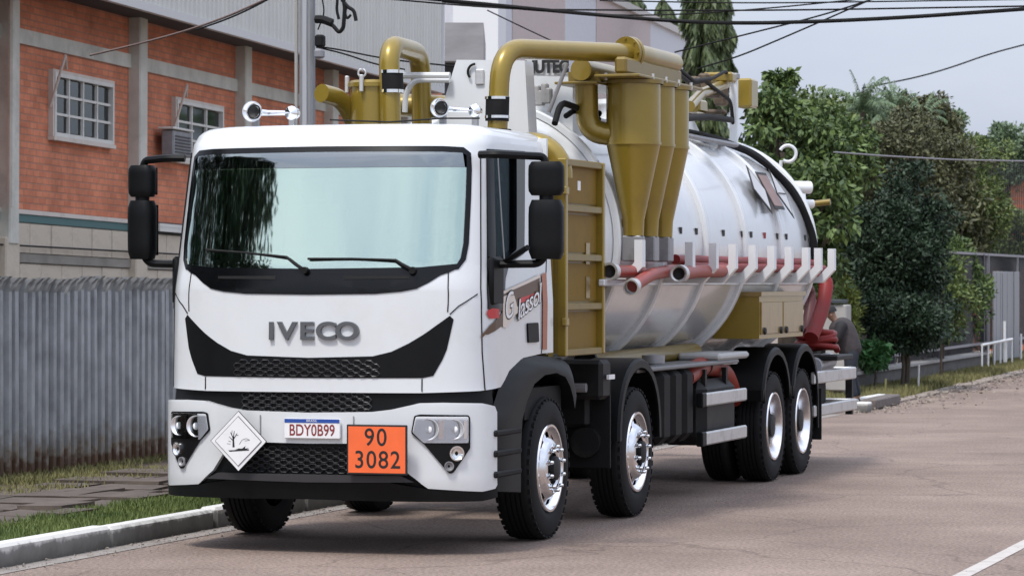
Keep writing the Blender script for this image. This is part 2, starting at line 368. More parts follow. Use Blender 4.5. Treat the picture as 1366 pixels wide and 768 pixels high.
# ================================================================== FENCE (corrugated steel)
mat('fence_steel', (.235, .245, .26), .5, metal=.35, var=.2, vscale=3, stretch=(1, 1, .3))
def rusty(n, b):
    N = n.nodes.new; L = n.links.new; tcn = N('ShaderNodeTexCoord'); sp = N('ShaderNodeSeparateXYZ'); L(tcn.outputs['Object'], sp.inputs[0])
    nz_ = N('ShaderNodeTexNoise'); nz_.inputs['Scale'].default_value = 9; nz_.inputs['Detail'].default_value = 6
    g = N('ShaderNodeNewGeometry'); L(g.outputs['Position'], nz_.inputs[0])
    ml = N('ShaderNodeMath'); ml.operation = 'MULTIPLY_ADD'; ml.inputs[1].default_value = .55; L(nz_.outputs[0], ml.inputs[0]); L(sp.outputs[2], ml.inputs[2])
    r = N('ShaderNodeValToRGB'); e = r.color_ramp.elements; e[0].position = .38; e[0].color = (.15, .085, .05, 1); e[1].position = .68; e[1].color = (.47, .485, .50, 1)
    m_ = e.new(.47); m_.color = (.34, .30, .25, 1); m2 = e.new(.54); m2.color = (.34, .335, .32, 1); L(ml.outputs[0], r.inputs[0])
    n2 = N('ShaderNodeTexNoise'); n2.inputs['Scale'].default_value = 5; n2.inputs['Detail'].default_value = 5; L(g.outputs['Position'], n2.inputs[0])
    r2 = N('ShaderNodeValToRGB'); r2.color_ramp.elements[0].color = (.62, .62, .62, 1); r2.color_ramp.elements[0].position = .3; r2.color_ramp.elements[1].position = .7; L(n2.outputs[0], r2.inputs[0])
    mx = N('ShaderNodeMix'); mx.data_type = 'RGBA'; mx.blend_type = 'MULTIPLY'; mx.inputs[0].default_value = 1; L(r.outputs[0], mx.inputs[6]); L(r2.outputs[0], mx.inputs[7])
    L(mx.outputs[2], b.inputs['Base Color']); b.inputs['Roughness'].default_value = .5; b.inputs['Metallic'].default_value = .3
node_mat('fence_slat', rusty)
fence = empty('steel_fence', (-4.93, 8, .13)); tag(fence, 'grey corrugated steel slat fence with rusty feet along the stone walk', 'fence')
b = MB()
pr = [(-.072, -.015), (-.056, -.015), (-.040, .062), (.026, .062), (.042, -.015), (.072, -.015)]; H = 1.73
vs = []; fs = []
levels = [(0, 0), (H*.5, 0), (H-.10, 0), (H-.03, .03), (H+.02, .09)]
for k, (h, o_) in enumerate(levels):
    for (a, c) in pr: vs.append((c+o_-(0.0), a, h))
m_ = len(pr)
for k in range(len(levels)-1):
    for i in range(m_-1): fs.append((k*m_+i, k*m_+i+1, (k+1)*m_+i+1, (k+1)*m_+i))
b.add(vs, fs); s0 = b.build('slat', 'fence_slat', fence, 0)
y0 = 3.0-8; pitch = .152; rr = random.Random(2)
s0.location = (0, y0, 0)
for i in range(1, 118):
    c = s0.copy(); COL.objects.link(c); c.parent = fence; c.location = (rr.uniform(-.006, .006), y0+i*pitch, rr.uniform(-.02, .015)); c.rotation_euler = (0, rr.uniform(-.006, .006), rr.uniform(-.08, .08))
MB().box((-.03, 3.9, .35), (.035, 18.2, .06)).build('rail', 'fence_steel', fence, 0)
MB().box((-.03, 3.9, 1.25), (.035, 18.2, .06)).build('rail', 'fence_steel', fence, 0)
MB().box((-.02, 3.9, -.06), (.14, 18.2, .14)).build('footing', mat('footing', (.10, .06, .05), .9, var=.3), fence, 0)

# ================================================================== FACTORY (its floor line dips 0.75 degrees against the road)
RB = Matrix.Rotation(radians(4.22), 4, 'Z') @ Matrix.Rotation(-radians(.75), 4, 'X')
OB = Vector((-12.15, 20, 0))
MBW = Matrix.Translation(OB) @ RB; MBI = MBW.inverted()
def atl(u, v, xl):      # sight line met with local plane x = xl of the factory frame
    o = MBI @ CAM; d = (RB.inverted() @ ray(u, v)); t = (xl-o.x)/d.x; return o+d*t
def bempty(name):
    return empty(name, OB, RB.to_euler())
def brickmat(name, c1, c2, mortar, bw, bh, ms, bumpd=.006, axis='x'):
    def fn(n, b):
        N = n.nodes.new; L = n.links.new; tcn = N('ShaderNodeTexCoord'); sp = N('ShaderNodeSeparateXYZ'); L(tcn.outputs['Object'], sp.inputs[0]); cb = N('ShaderNodeCombineXYZ')
        L(sp.outputs[1], cb.inputs[0]); L(sp.outputs[2], cb.inputs[1])
        t = N('ShaderNodeTexBrick'); L(cb.outputs[0], t.inputs[0]); t.inputs['Scale'].default_value = 1; t.inputs['Brick Width'].default_value = bw; t.inputs['Row Height'].default_value = bh; t.inputs['Mortar Size'].default_value = ms
        t.inputs['Color1'].default_value = (*c1, 1); t.inputs['Color2'].default_value = (*c2, 1); t.inputs['Mortar'].default_value = (*mortar, 1); t.inputs['Mortar Smooth'].default_value = .3; t.inputs['Bias'].default_value = -.2
        z = N('ShaderNodeTexNoise'); z.inputs['Scale'].default_value = 1.3; z.inputs['Detail'].default_value = 8; z.inputs['Roughness'].default_value = .7; L(tcn.outputs['Object'], z.inputs[0])
        r = N('ShaderNodeValToRGB'); r.color_ramp.elements[0].position = .3; r.color_ramp.elements[0].color = (.62, .60, .58, 1); r.color_ramp.elements[1].position = .65; r.color_ramp.elements[1].color = (1.15, 1.15, 1.15, 1); L(z.outputs[0], r.inputs[0])
        mx = N('ShaderNodeMix'); mx.data_type = 'RGBA'; mx.blend_type = 'MULTIPLY'; mx.inputs[0].default_value = .9; L(t.outputs[0], mx.inputs[6]); L(r.outputs[0], mx.inputs[7]); L(mx.outputs[2], b.inputs['Base Color'])
        b.inputs['Roughness'].default_value = .9; bp = N('ShaderNodeBump'); bp.inputs['Distance'].default_value = bumpd; bp.inputs['Strength'].default_value = 1; bp.invert = True; L(t.outputs['Fac'], bp.inputs['Height']); L(bp.outputs[0], b.inputs['Normal'])
    return node_mat(name, fn)
brickmat('factory_brick', (.66, .235, .125), (.53, .17, .088), (.45, .215, .14), .24, .095, .012)
mat('concrete', (.56, .55, .49), .85, var=.16, vscale=1.5, bump=.3, bscale=12, dirt=((.16, .15, .13), .6, 1.1))
mat('block_stone', (.52, .45, .36), .85, col2=(.60, .53, .43), vscale=1.1, bump=.3, bscale=20, dirt=((.25, .2, .16), .5, 1.5))
mat('teal_metal', (.055, .14, .14), .5)
mat('sill_pale', (.62, .56, .50), .8, dirt=((.3, .26, .22), .5, 3))
mat('cladding', (.62, .62, .585), .5, dirt=((.40, .40, .37), .5, .35), stretch=(1, 1.5, .4))
mat('soffit', (.05, .045, .045), .9)
mat('frame_white', (.66, .65, .61), .6, dirt=((.35, .33, .3), .5, 3))
fac = bempty('brick_factory'); tag(fac, 'orange brick factory with concrete columns under grey metal cladding', 'building')
yA0 = atl(-330, 200, 0).y; yA1 = atl(590, 90, 0).y
zt = atl(20, 279, 0).z           # top of pale ledge
zl = atl(20, 337.8, 0).z; zl2 = atl(20, 349.7, 0).z
zb0, zb1 = atl(100, 75, 0).z, atl(100, 56, 0).z
zroof = atl(200, 11, .9).z
# wall with two window openings: built from strips
W1 = (atl(66, 140, 0).y, atl(145, 140, 0).y, atl(64, 181, 0).z, atl(64, 96, 0).z)
W2 = (atl(230, 150, 0).y, atl(292, 150, 0).y, atl(230, 212, 0).z, atl(230, 133, 0).z)
ztopw = zroof+.45
b = MB()
def wspan(y0, y1, z0, z1): b.span((-.25, y0, z0), (0, y1, z1))
wspan(yA0, W1[0], zt, ztopw); wspan(W1[1], W2[0], zt, ztopw); wspan(W2[1], yA1, zt, ztopw)
for W in (W1, W2): wspan(W[0], W[1], zt, W[2]); wspan(W[0], W[1], W[3], ztopw)
b.build('wall', 'factory_brick', fac, 0)
MB().span((-14, yA0, -.5), (-.3, yA1, ztopw+.2)).build('interior_core', 'interior_dark', fac, 0)
MB().span((-.25, yA0, -.6), (-.02, yA1, zt-.06)).build('base_wall', 'concrete', fac, 0)
MB().span((-.1, yA0, zt-.06), (.06, yA1, zt)).build('ledge', 'sill_pale', fac, 0)
MB().span((-.1, yA0, zt-.17), (.04, yA1, zt-.063)).build('teal_band', 'teal_metal', fac, 0)
# columns
ycol = [atl(u, 150, .12).y for u in (14, 190, 327, 435)]
dcol = (ycol[2]-ycol[0])/2
for k in range(-2, 6):
    yc = ycol[0]+k*dcol
    if yc < yA0 or yc > yA1: continue
    b = MB(); b.rbox((.04, yc, (ztopw+zt-.5)/2), (.30, .34, ztopw-zt+.5), .02); b.build('column', 'concrete', fac, 30)
    MB().rbox((.04, yc, (zt-.5)/2), (.26, .5, zt-.5+.2), .02).build('pilaster', 'block_stone', fac, 30)
    MB().cyl((.25, yc+.42 if k else yc-.3, zt), (.25, yc+.42 if k else yc-.3, zroof), .05, 8).build('downpipe', 'concrete', fac) if k in (0,) else None
for k in range(-2, 5):
    y0 = max(yA0, ycol[0]+k*dcol+.172); y1 = min(yA1, ycol[0]+(k+1)*dcol-.172)
    if y1 > y0: MB().span((-.05, y0, zb0), (.045, y1, zb1)).build('concrete_band', 'concrete', fac, 0)
# block courses below the ledge
rr = random.Random(9); bh = .195; zc = zl; rows = []
z = zt-.18
while z > zl+.05: rows.append(z); z -= bh
blk = None
def block(y0, y1, z0, z1):
    global blk
    o_ = (rr.uniform(-.006, .008))
    if blk is None:
        blk = MB().rbox((0, 0, 0), (.10, 1, 1), .012).build('block', 'block_stone', fac, 30); o = blk
    else: o = blk.copy(); COL.objects.link(o); o.parent = fac
    o.location = (.0+o_, (y0+y1)/2, (z0+z1)/2); o.scale = (1, y1-y0, z1-z0)
yb0 = atl(-25, 330, 0).y; yb1 = atl(262, 330, 0).y
for (zhi, zlo) in ((zt-.18, zl), (zl2-.004, zl2-1.35)):
    n_ = max(1, round((zhi-zlo)/.34)); hh = (zhi-zlo)/n_
    for i in range(n_):
        y = yb0-(.4 if i % 2 else 0)
        while y < yb1:
            L_ = .82; block(y+.012, y+L_-.012, zlo+i*hh+.01, zlo+(i+1)*hh-.01); y += L_
MB().span((-.02, yb0-1, zl2), (.075, yb1+1, zl)).build('lintel', mat('lintel_grey', (.24, .22, .19), .85, var=.2, vscale=2), fac, 0)
# small louvre vent right of the mirror
va = atl(207, 296, .05); vb = atl(245, 314, .05)
MB().span((.02, va.y, va.z), (.09, vb.y+.1, vb.z)).build('vent_opening', 'interior_dark', fac, 0)
MB().span((.02, va.y, va.z-.08), (.13, vb.y+.1, va.z-.02)).build('vent_louvre', 'frame_white', fac, 0)
MB().span((.02, va.y, vb.z+.03), (.13, vb.y+.1, vb.z+.1)).build('vent_louvre', 'frame_white', fac, 0)
# cable along the base wall
def window(W, cols, rows_, openleaf=False):
    y0, y1, z0, z1 = W; t = .055
    fr = MB()
    fr.span((-.02, y0, z0), (.09, y0+t, z1)); fr.span((-.02, y1-t, z0), (.09, y1, z1)); fr.span((-.018, y0+t, z0), (.088, y1-t, z0+t)); fr.span((-.018, y0+t, z1-t), (.088, y1-t, z1))
    fo = fr.build('window_frame', 'frame_white', fac, 0)
    s = MB(); s.span((-.05, y0-.06, z0-.06), (.10, y1+.06, z0-.003)); s.build('sill', 'sill_pale', fo, 0)
    for (a, b_) in ((y0-.05, y0-.003), (y1+.003, y1+.05)):
        MB().span((-.05, a, z0), (.075, b_, z1+.045)).build('surround', 'sill_pale', fo, 0)
    MB().span((-.05, y0-.003, z1+.003), (.078, y1+.003, z1+.045)).build('surround', 'sill_pale', fo, 0)
    yi0, yi1, zi0, zi1 = y0+t, y1-t, z0+t, z1-t
    for i in range(1, cols):
        yc = yi0+(yi1-yi0)*i/cols; MB().span((-.01, yc-.02, zi0), (.06, yc+.02, zi1)).build('mullion', 'frame_white', fo, 0)
    for j in range(1, rows_):
        zc_ = zi0+(zi1-zi0)*j/rows_; MB().span((-.008, yi0, zc_-.018), (.052, yi1, zc_+.018)).build('glazing_bar', 'frame_white', fo, 0)
    for i in range(cols):
        for j in range(rows_):
            a = yi0+(yi1-yi0)*i/cols+.02; c = yi0+(yi1-yi0)*(i+1)/cols-.02; e = zi0+(zi1-zi0)*j/rows_+.018; f = zi0+(zi1-zi0)*(j+1)/rows_-.018
            MB().span((.01, a, e), (.02, c, f)).build('pane', 'window_glass', fo, 0)
    # things on the sill inside: pale clutter and curtain folds
    g = MB(); rr2 = random.Random(int(y0*10))
    yy = yi0
    while yy < yi1:
        h = rr2.uniform(.35, .95)*(zi1-zi0); g.span((-.22, yy, zi1-h), (-.18, yy+.12, zi1)); yy += rr2.uniform(.13, .3)
    g.build('curtain', mat('curtain_dark', (.10, .085, .085), .9, var=.5, vscale=5), fo, 0)
    # tilted open bracket at the left
    MB().cyl((.05, y0-.1, z1-.5), (.30, y0-.16, z1+.22), .02, 6).build('stay', 'sill_pale', fo)
    MB().cyl((.30, y0-.16, z1+.22), (.08, y0+.45, z1+.08), .018, 6).build('stay', 'sill_pale', fo)
window(W1, 4, 3); window(W2, 3, 3)
# cladding box above
yC1 = atl(589, 50, .9).y; zc1 = zroof+7
b = MB(); b.span((-13, yA0, zroof+.02), (.86, yC1, zc1)); b.build('cladding_core', 'soffit', fac, 0)
npan = int((yC1-yA0)/1.05)+1; y = yC1; pan = None
vs = []; fs = []
k = 0
for i in range(5):
    for (dy, dx) in ((0, 0), (.13, 0), (.15, .03), (.19, .03)): vs.append((dx, -(i*.21+dy)))
vs.append((0, -1.05)); n_ = len(vs)
b = MB(); b.add([(x, y_, z_) for z_ in (0, zc1-zroof) for x, y_ in vs], [(i, i+n_, i+1+n_, i+1) for i in range(n_-1)])
pan = b.build('cladding_panel', 'cladding', fac, 0); pan.location = (.9, yC1, zroof)
while y-1.05 > yA0-1:
    y -= 1.05; c = pan.copy(); COL.objects.link(c); c.parent = fac; c.location = (.9, y, zroof)
MB().span((.862, yA0, zroof-.07), (.95, yC1, zroof+.05)).build('drip_edge', mat('drip', (.55, .55, .54), .5), fac, 0)
MB().span((-.5, yC1+.002, zroof-.07), (.95, yC1+.06, zc1)).build('corner_trim', mat('trim_white', (.66, .67, .68), .5), fac, 0)
# conduit cable fixed on base wall
cable = MB(); ptz = [atl(u, 326+u*.055, .12) for u in range(-40, 280, 40)]
cable.tube(ptz, .014, 6); cable.build('conduit', 'matte_black', fac)
# window air conditioner
ac = bempty('air_conditioner'); tag(ac, 'small grey window air conditioner box on the sill of the second factory window', 'air conditioner')
a = atl(224, 207, .25); c = atl(252, 178, .25)
MB().rbox((.22, (a.y+c.y)/2, (a.z+c.z)/2), (.20, abs(c.y-a.y)*.9, abs(c.z-a.z)), .02).build('casing', mat('ac_grey', (.22, .22, .23), .5, var=.2), ac, 30)
g = MB()
for i in range(6): g.box((.325, (a.y+c.y)/2, a.z+.06+i*(c.z-a.z-.1)/6), (.02, abs(c.y-a.y)*.72, .018))
g.build('grille', 'interior_grey', ac, 0)
MB().rbox((.21, (a.y+c.y)/2, c.z+.03), (.26, abs(c.y-a.y), .035), .01).build('top_cover', 'frame_white', ac, 30)

# ---- hall B: grey gabled shed behind; hall C: long striped hall
shedB = bempty('grey_shed'); tag(shedB, 'low dark grey shed with sheet roof between the brick factory and the striped hall', 'building')
xB = -4.; a = atl(560, 60, xB)
dB = 88.
pB0 = MBI @ at_d(575, 100, dB); pB1 = MBI @ at_d(652, 100, dB); ztop0 = (MBI @ at_d(594, 33, dB)).z; zB1 = (MBI @ at_d(594, 84, dB)).z
def quadwall(p0, p1, z0, z1, th): 
    b = MB(); d = (p1-p0); d.z = 0; nrm = Vector((-d.y, d.x, 0)).normalized()*th
    b.add([(p0.x, p0.y, z0), (p1.x, p1.y, z0), (p1.x, p1.y, z1), (p0.x, p0.y, z1), (p0.x+nrm.x, p0.y+nrm.y, z0), (p1.x+nrm.x, p1.y+nrm.y, z0), (p1.x+nrm.x, p1.y+nrm.y, z1), (p0.x+nrm.x, p0.y+nrm.y, z1)],
          [(0, 1, 2, 3), (5, 4, 7, 6), (3, 2, 6, 7), (0, 4, 5, 1), (1, 5, 6, 2), (0, 3, 7, 4)]); return b
quadwall(pB0, pB1, -1, zB1, 8).build('wall', mat('shed_wall', (.05, .05, .055), .8), shedB, 0)
quadwall(pB0+Vector((0, -.6, 0)), pB1+Vector((0, -.6, 0)), zB1, ztop0, 7).build('roof', mat('shed_roof', (.27, .265, .27), .7, var=.18, vscale=.8, stretch=(1, 1, 3)), shedB, 0)
hallC = bempty('striped_hall'); tag(hallC, 'long hall clad in alternating grey and pinkish beige panels with white corner column', 'building')
xC = -8.
mat('stripe_grey', (.52, .53, .57), .6, var=.05); mat('stripe_beige', (.46, .385, .37), .6, var=.06)
us = [655, 683, 753, 795, 867, 917]
ys = [atl(u, 60, xC).y for u in us]; zc = atl(917, 53, xC).z
ys2 = ys+[ys[-1]+5]
for i in range(len(ys2)-1):
    MB().span((xC-1, ys2[i]+.01, -2), (xC+(.02 if i % 2 else 0), ys2[i+1]-.01, zc)).build('wall_panel', 'stripe_grey' if i % 2 == 0 else 'stripe_beige', hallC, 0)
MB().span((xC-20, ys[0]+.5, -2), (xC-1.01, ys2[-1], zc-.2)).build('hall_core', 'stripe_grey', hallC, 0)
MB().span((xC-1, ys[0]-1.1, -2), (xC+.5, ys[0]-.01, zc+.3)).build('corner_column', 'trim_white', hallC, 0)
MB().span((xC-1.2, ys[0], zc), (xC+.15, ys2[-1], zc+.28)).build('coping', mat('coping', (.5, .47, .45), .6), hallC, 0)

# ================================================================== TRUCK
truck = empty('tanker_truck', (0, 0, 0))
tag(truck, 'white four axle vacuum tanker truck with gold pipes and cyclones parked at the kerb', 'truck')
AW, DD, NN = 1.17, .52, 2.7
def lerp_tab(tab, z):
    if z <= tab[0][0]: return tab[0][1]
    for (a, b_), (c, d) in zip(tab, tab[1:]):
        if z <= c: t = (z-a)/(c-a); return b_+(d-b_)*t
    return tab[-1][1]
YC = [(.35, -.09), (.5, -.12), (1.0, -.12), (1.4, -.11), (1.8, -.10), (1.95, -.06), (2.70, .11), (2.80, .155), (2.88, .24), (2.93, .36)]
AZ = [(.35, 1.185), (1.02, 1.185), (1.12, 1.17), (1.7, 1.168), (2.0, 1.15), (2.80, 1.10), (2.88, 1.075), (2.93, 1.02)]
_pl = [(0., 0., 0.)]
for i in range(1, 401):
    t = pi/2*i/400; x = sin(t)**(2/NN); y = DD/AW*(1-max(0, cos(t))**(2/NN)); p = _pl[-1]; _pl.append((p[0]+math.hypot(x-p[1], y-p[2]), x, y))
L0 = _pl[-1][0]
def plan(s):            # s in metres along the outline from the centre line
    q = abs(s)/AW; sg = 1 if s >= 0 else -1
    if q >= L0: return sg*1., _pl[-1][2]*AW+(abs(s)-L0*AW)
    lo, hi = 0, 400
    while hi-lo > 1:
        m_ = (lo+hi)//2
        if _pl[m_][0] <= q: lo = m_
        else: hi = m_
    a, b_ = _pl[lo], _pl[hi]; t = (q-a[0])/max(1e-9, b_[0]-a[0])
    return sg*(a[1]+(b_[1]-a[1])*t), (a[2]+(b_[2]-a[2])*t)*AW
def cabpt(s, z):
    x, y = plan(s); yc = lerp_tab(YC, z)
    return Vector((x*lerp_tab(AZ, z), y+yc*max(0, 1-y/1.2), z))
def cabn(s, z):
    e = .004; a = cabpt(s+e, z)-cabpt(s-e, z); b_ = cabpt(s, z+e)-cabpt(s, z-e); return a.cross(b_).normalized()
def SZ(u, v):
    """sight line met with the curved cab front or right side"""
    best = None
    for s0 in (0., .5, .9, 1.3, 1.8, 2.3):
        s, z = s0, 1.84-(v-376)/195
        for _ in range(12):
            p = proj(cabpt(s, z)); e = .003; p1 = proj(cabpt(s+e, z)); p2 = proj(cabpt(s, z+e))
            a, b_, c, d = (p1[0]-p[0])/e, (p2[0]-p[0])/e, (p1[1]-p[1])/e, (p2[1]-p[1])/e
            det = a*d-b_*c
            if abs(det) < 1e-3: break
            du, dv = u-p[0], v-p[1]
            ds, dz = (d*du-b_*dv)/det, (a*dv-c*du)/det; ds = max(-.3, min(.3, ds)); s += ds; z += max(-.3, min(.3, dz))
        p = proj(cabpt(s, z)); err = math.hypot(p[0]-u, p[1]-v); n_ = cabn(s, z); fac_ = (CAM-cabpt(s, z)).dot(n_)
        if (best is None or err < best[0]-.5) and s > -1.0 and fac_ > 0: best = (err, s, z)
    return (best[1], best[2]) if best else (0, 1)
S_END = L0*AW+(1.74-DD)
def smooth_poly(poly, rad):
    n = len(poly); o = []
    for i in range(n):
        p = Vector(poly[i]); a = Vector(poly[i-1])-p; b_ = Vector(poly[(i+1) % n])-p; r = min(rad, a.length*.45, b_.length*.45)
        if a.angle(b_, 3) > 2.9: o.append(tuple(p)); continue
        for k in range(5):
            t = k/4; q = (p+a.normalized()*r)*(1-t)**2+p*2*t*(1-t)+(p+b_.normalized()*r)*t*t; o.append(tuple(q))
    return o
def mirror_half(h): return list(h)+[(-s, z) for s, z in reversed(h) if abs(s) > 1e-4]
def neg(poly): return [(-s, z) for s, z in reversed(poly)]
def patch(name, outline, off, th, m, parent, holes=(), step=.09, smooth=40, fn=None, **kw):
    """a panel that follows the cab skin: outline (s,z), held off the skin by off, thickness th inward"""
    fn = fn or cabpt
    bm = bmesh.new(); eds = []
    for loop in [outline]+list(holes):
        vs = [bm.verts.new((s, z, 0)) for s, z in loop]
        eds += [bm.edges.new((vs[i], vs[(i+1) % len(vs)])) for i in range(len(vs))]
    bmesh.ops.triangle_fill(bm, edges=eds, use_beauty=True, use_dissolve=False, normal=(0, 0, 1))
    s0 = min(p[0] for p in outline); s1 = max(p[0] for p in outline); z0 = min(p[1] for p in outline); z1 = max(p[1] for p in outline)
    k = math.ceil(s0/step)
    while k*step < s1:
        bmesh.ops.bisect_plane(bm, geom=bm.verts[:]+bm.edges[:]+bm.faces[:], plane_co=(k*step, 0, 0), plane_no=(1, 0, 0), dist=1e-5); k += 1
    zc_ = [q for q, _ in YC+AZ]+[z0+(z1-z0)*i/max(1, int((z1-z0)/(step*1.6))) for i in range(int((z1-z0)/(step*1.6)))]
    for q in sorted(set(zc_)):
        if z0+.002 < q < z1-.002: bmesh.ops.bisect_plane(bm, geom=bm.verts[:]+bm.edges[:]+bm.faces[:], plane_co=(0, q, 0), plane_no=(0, 1, 0), dist=1e-5)
    for f in bm.faces:
        if f.normal.z < 0: f.normal_flip()
    bm.verts.index_update(); top = []; V = []
    for v in bm.verts:
        s, z = v.co.x, v.co.y; p = fn(s, z); e = .004
        n_ = (fn(s+e, z)-fn(s-e, z)).cross(fn(s, z+e)-fn(s, z-e)).normalized(); V.append((p+n_*off, p+n_*(off-th)))
    fs = [tuple(v.index for v in f.verts) for f in bm.faces]; N_ = len(V)
    allf = fs+[tuple(i+N_ for i in reversed(f)) for f in fs]
    for e_ in bm.edges:
        if len(e_.link_faces) == 1:
            f = e_.link_faces[0]; a, b_ = e_.verts[0].index, e_.verts[1].index; idx = [v.index for v in f.verts]
            if idx[(idx.index(a)+1) % len(idx)] != b_: a, b_ = b_, a
            allf.append((b_, a, a+N_, b_+N_))
    bm.free(); b = MB(); b.add([q[0] for q in V]+[q[1] for q in V], allf)
    return b.build(name, m, parent, smooth, **kw)
def PZ(lst): return [SZ(*p) for p in lst]
def half(lst, c0=True, c1=True):
    h = PZ(lst)
    if c0: h[0] = (0., h[0][1])
    if c1: h[-1] = (0., h[-1][1])
    return h
# ---- outlines
ws = half([(425, 197), (590, 196.5), (618, 198), (627, 205), (628, 225), (627, 262), (624, 325), (620, 346), (611, 358), (560, 363), (430, 365)])
ws_hole = mirror_half(ws)
zb_side = SZ(700, 520)[1]
win = smooth_poly(PZ([(657, 206), (688, 209), (688, 334), (671, 348), (660, 348)]), .03)
front_low = half([(418, 523), (560, 524), (640, 521)], True, False)
zroofring = 2.84
shell_half = front_low+PZ([(668, 516), (682, 492), (698, 477), (724, 471)])+[(S_END, SZ(724, 471)[1]), (S_END, zroofring), (0., zroofring)]
cab = patch('cab_body', mirror_half(shell_half), 0, .045, 'white_paint', truck, holes=[ws_hole, win, neg(win)], step=.06)
# roof cap as part of the body's own skin
b = MB(); ss = [-S_END+2*S_END*i/90 for i in range(91)]; rings = [(zroofring, 1.), (2.86, .99), (2.885, .965), (2.905, .93), (2.92, .85), (2.932, .6), (2.937, .3)]
def roofring(z, k):
    o = []
    for s in ss:
        p = cabpt(s, zroofring); c_ = Vector((0, 1.0, 0)); p2 = Vector((p.x*k, c_.y+(p.y-c_.y)*k if p.y < 1.7 else 1.74-(1-k)*.3, z)); o.append(p2)
    return o
vs = []
for z, k in rings: vs += roofring(z, k)
n_ = len(ss); fs = []
for i in range(len(rings)-1):
    for j in range(n_-1): fs.append((i*n_+j, i*n_+j+1, (i+1)*n_+j+1, (i+1)*n_+j))
    fs.append((i*n_+n_-1, i*n_, (i+1)*n_, (i+1)*n_+n_-1))
fs.append(tuple((len(rings)-1)*n_+j for j in range(n_))); b.add(vs, fs)
roof = b.build('roof', 'white_paint', truck, 50)
MB().span((-1.13, 1.70, 1.32), (1.13, 1.735, zroofring+.03)).build('rear_wall', 'white_paint', cab, 0)
# roof visor seam lines
for sx in (1, -1):
    hs = [(sx*a, b_) for a, b_ in PZ([(640, 200), (640, 190)])]
def groove(pts, wid, parent=cab, m='matte_black', off=.004):
    p = [Vector(q) for q in pts]; L_, R_ = [], []
    for i, q in enumerate(p):
        t = (p[min(i+1, len(p)-1)]-p[max(i-1, 0)]).normalized(); nrm = Vector((-t.y, t.x))*wid/2; L_.append(tuple(q+nrm)); R_.append(tuple(q-nrm))
    return patch('seam_crease', L_+R_[::-1], off, .004, m, parent, smooth=0)
def both(fnc):
    for sg in (1, -1): fnc(sg)
def seam_crease(pxl, wid=.007):
    q = PZ(pxl)
    for sg in (1, -1): groove([(sg*a, b_) for a, b_ in q], wid)
seam_crease([(598, 363), (598, 392), (597, 416)]); seam_crease([(597, 418), (640, 392), (641, 200)], .006) if False else None
seam_crease([(647, 520), (643, 470), (642, 420), (641, 300), (641, 204)], .008)      # door front shut line
seam_crease([(642, 203), (700, 204), (728, 208)], .008); seam_crease([(722, 471), (727, 400), (730, 300), (728, 208)], .009)
seam_crease([(563, 505), (563, 522)], .008); seam_crease([(600, 419), (612, 408), (637, 392)], .007); seam_crease([(272, 190), (272, 180)], .006) if False else None  # second strip: shade of the corner panel's crease, drawn in black
# windscreen rubber surround, glass, cowl
def offset_poly(poly, d):
    c = Vector((sum(p[0] for p in poly)/len(poly), sum(p[1] for p in poly)/len(poly))); o = []; n = len(poly)
    for i in range(n):
        a, p, q = Vector(poly[i-1]), Vector(poly[i]), Vector(poly[(i+1) % n]); t = (q-a).normalized(); nn_ = Vector((t.y, -t.x))
        if nn_.dot(p-c) < 0: nn_ = -nn_
        o.append(tuple(p+nn_*d))
    return o
patch('windscreen_surround', offset_poly(ws_hole, .006), .006, .02, 'black_gloss', cab, holes=[offset_poly(ws_hole, -.032)], step=.06)
gl = offset_poly(ws_hole, -.015); zcut = ws[0][1]-.14; bmz = [(s_, min(z_, zcut)) for s_, z_ in gl]
keep = []
for q_ in bmz:
    if not keep or (Vector(q_)-Vector(keep[-1])).length > 1e-4: keep.append(q_)
patch('windscreen', keep, .0, .004, 'windscreen_glass', cab, step=.05)
sun = PZ([(430, 199), (590, 199)])
glass_mat('band_glass', (.30, .36, .36), .24)
patch('shade_band', mirror_half([(0, ws[0][1]-.028), (ws[3][0]-.06, ws[0][1]-.028), (ws[3][0]-.04, ws[0][1]-.14), (0, ws[0][1]-.14)]), .004, .001, 'band_glass', cab)
cowl = half([(430, 366), (560, 364), (608, 359), (600, 363), (588, 367), (572, 377), (556, 385), (535, 389), (500, 392), (430, 393)])
patch('cowl_panel', mirror_half(cowl), .006, .02, 'black_gloss', cab, step=.06)
# vents slit in cowl
for sg in (1, -1):
    a0, z0_ = SZ(540, 366); patch('cowl_vent', [(sg*.25, z0_-.035), (sg*.70, z0_-.03), (sg*.70, z0_-.012), (sg*.25, z0_-.012)][::sg], .010, .01, 'matte_black', cab, smooth=0)
# V grille
vg = half([(418, 477), (497, 475), (522, 469), (545, 458), (565, 446), (600, 421), (605, 426), (596, 466), (590, 480), (578, 501), (564, 504), (418, 504)])
patch('upper_grille', mirror_half(vg), .004, .02, 'black_plastic', truck, step=.06)
def lattice(name, s0, s1, z0, z1, parent, off, cell=.055, m='black_gloss', edge=None):
    b = MB(); rw = 0; z = z0+cell*.3
    hy = cell*.52
    while z < z1-cell*.2:
        s = s0+(cell*.75 if rw % 2 else 0)
        while s < s1-cell*.3:
            if edge is None or edge(s, z):
                pts = [(s+cell*.62*cos(a_), z+hy*.72*sin(a_)) for a_ in [pi/3*k for k in range(6)]]
                P3 = [cabpt(*q)+cabn(*q)*off for q in pts]
                b.tube(P3, .0065, 4, closed=True)
            s += cell*1.5
        z += hy*.80; rw += 1
    return b.build(name, m, parent, 0, kind='stuff') if b.v else None
zz0, zz1 = vg[-1][1]+.015, vg[0][1]-.02
mat('grille_grey', (.014, .014, .016), .4)
ug = [o for o in truck.children if o.name.startswith('upper_grille')][0]
lattice('mesh', -.52, .52, zz0, zz1, ug, .007, m='grille_grey')
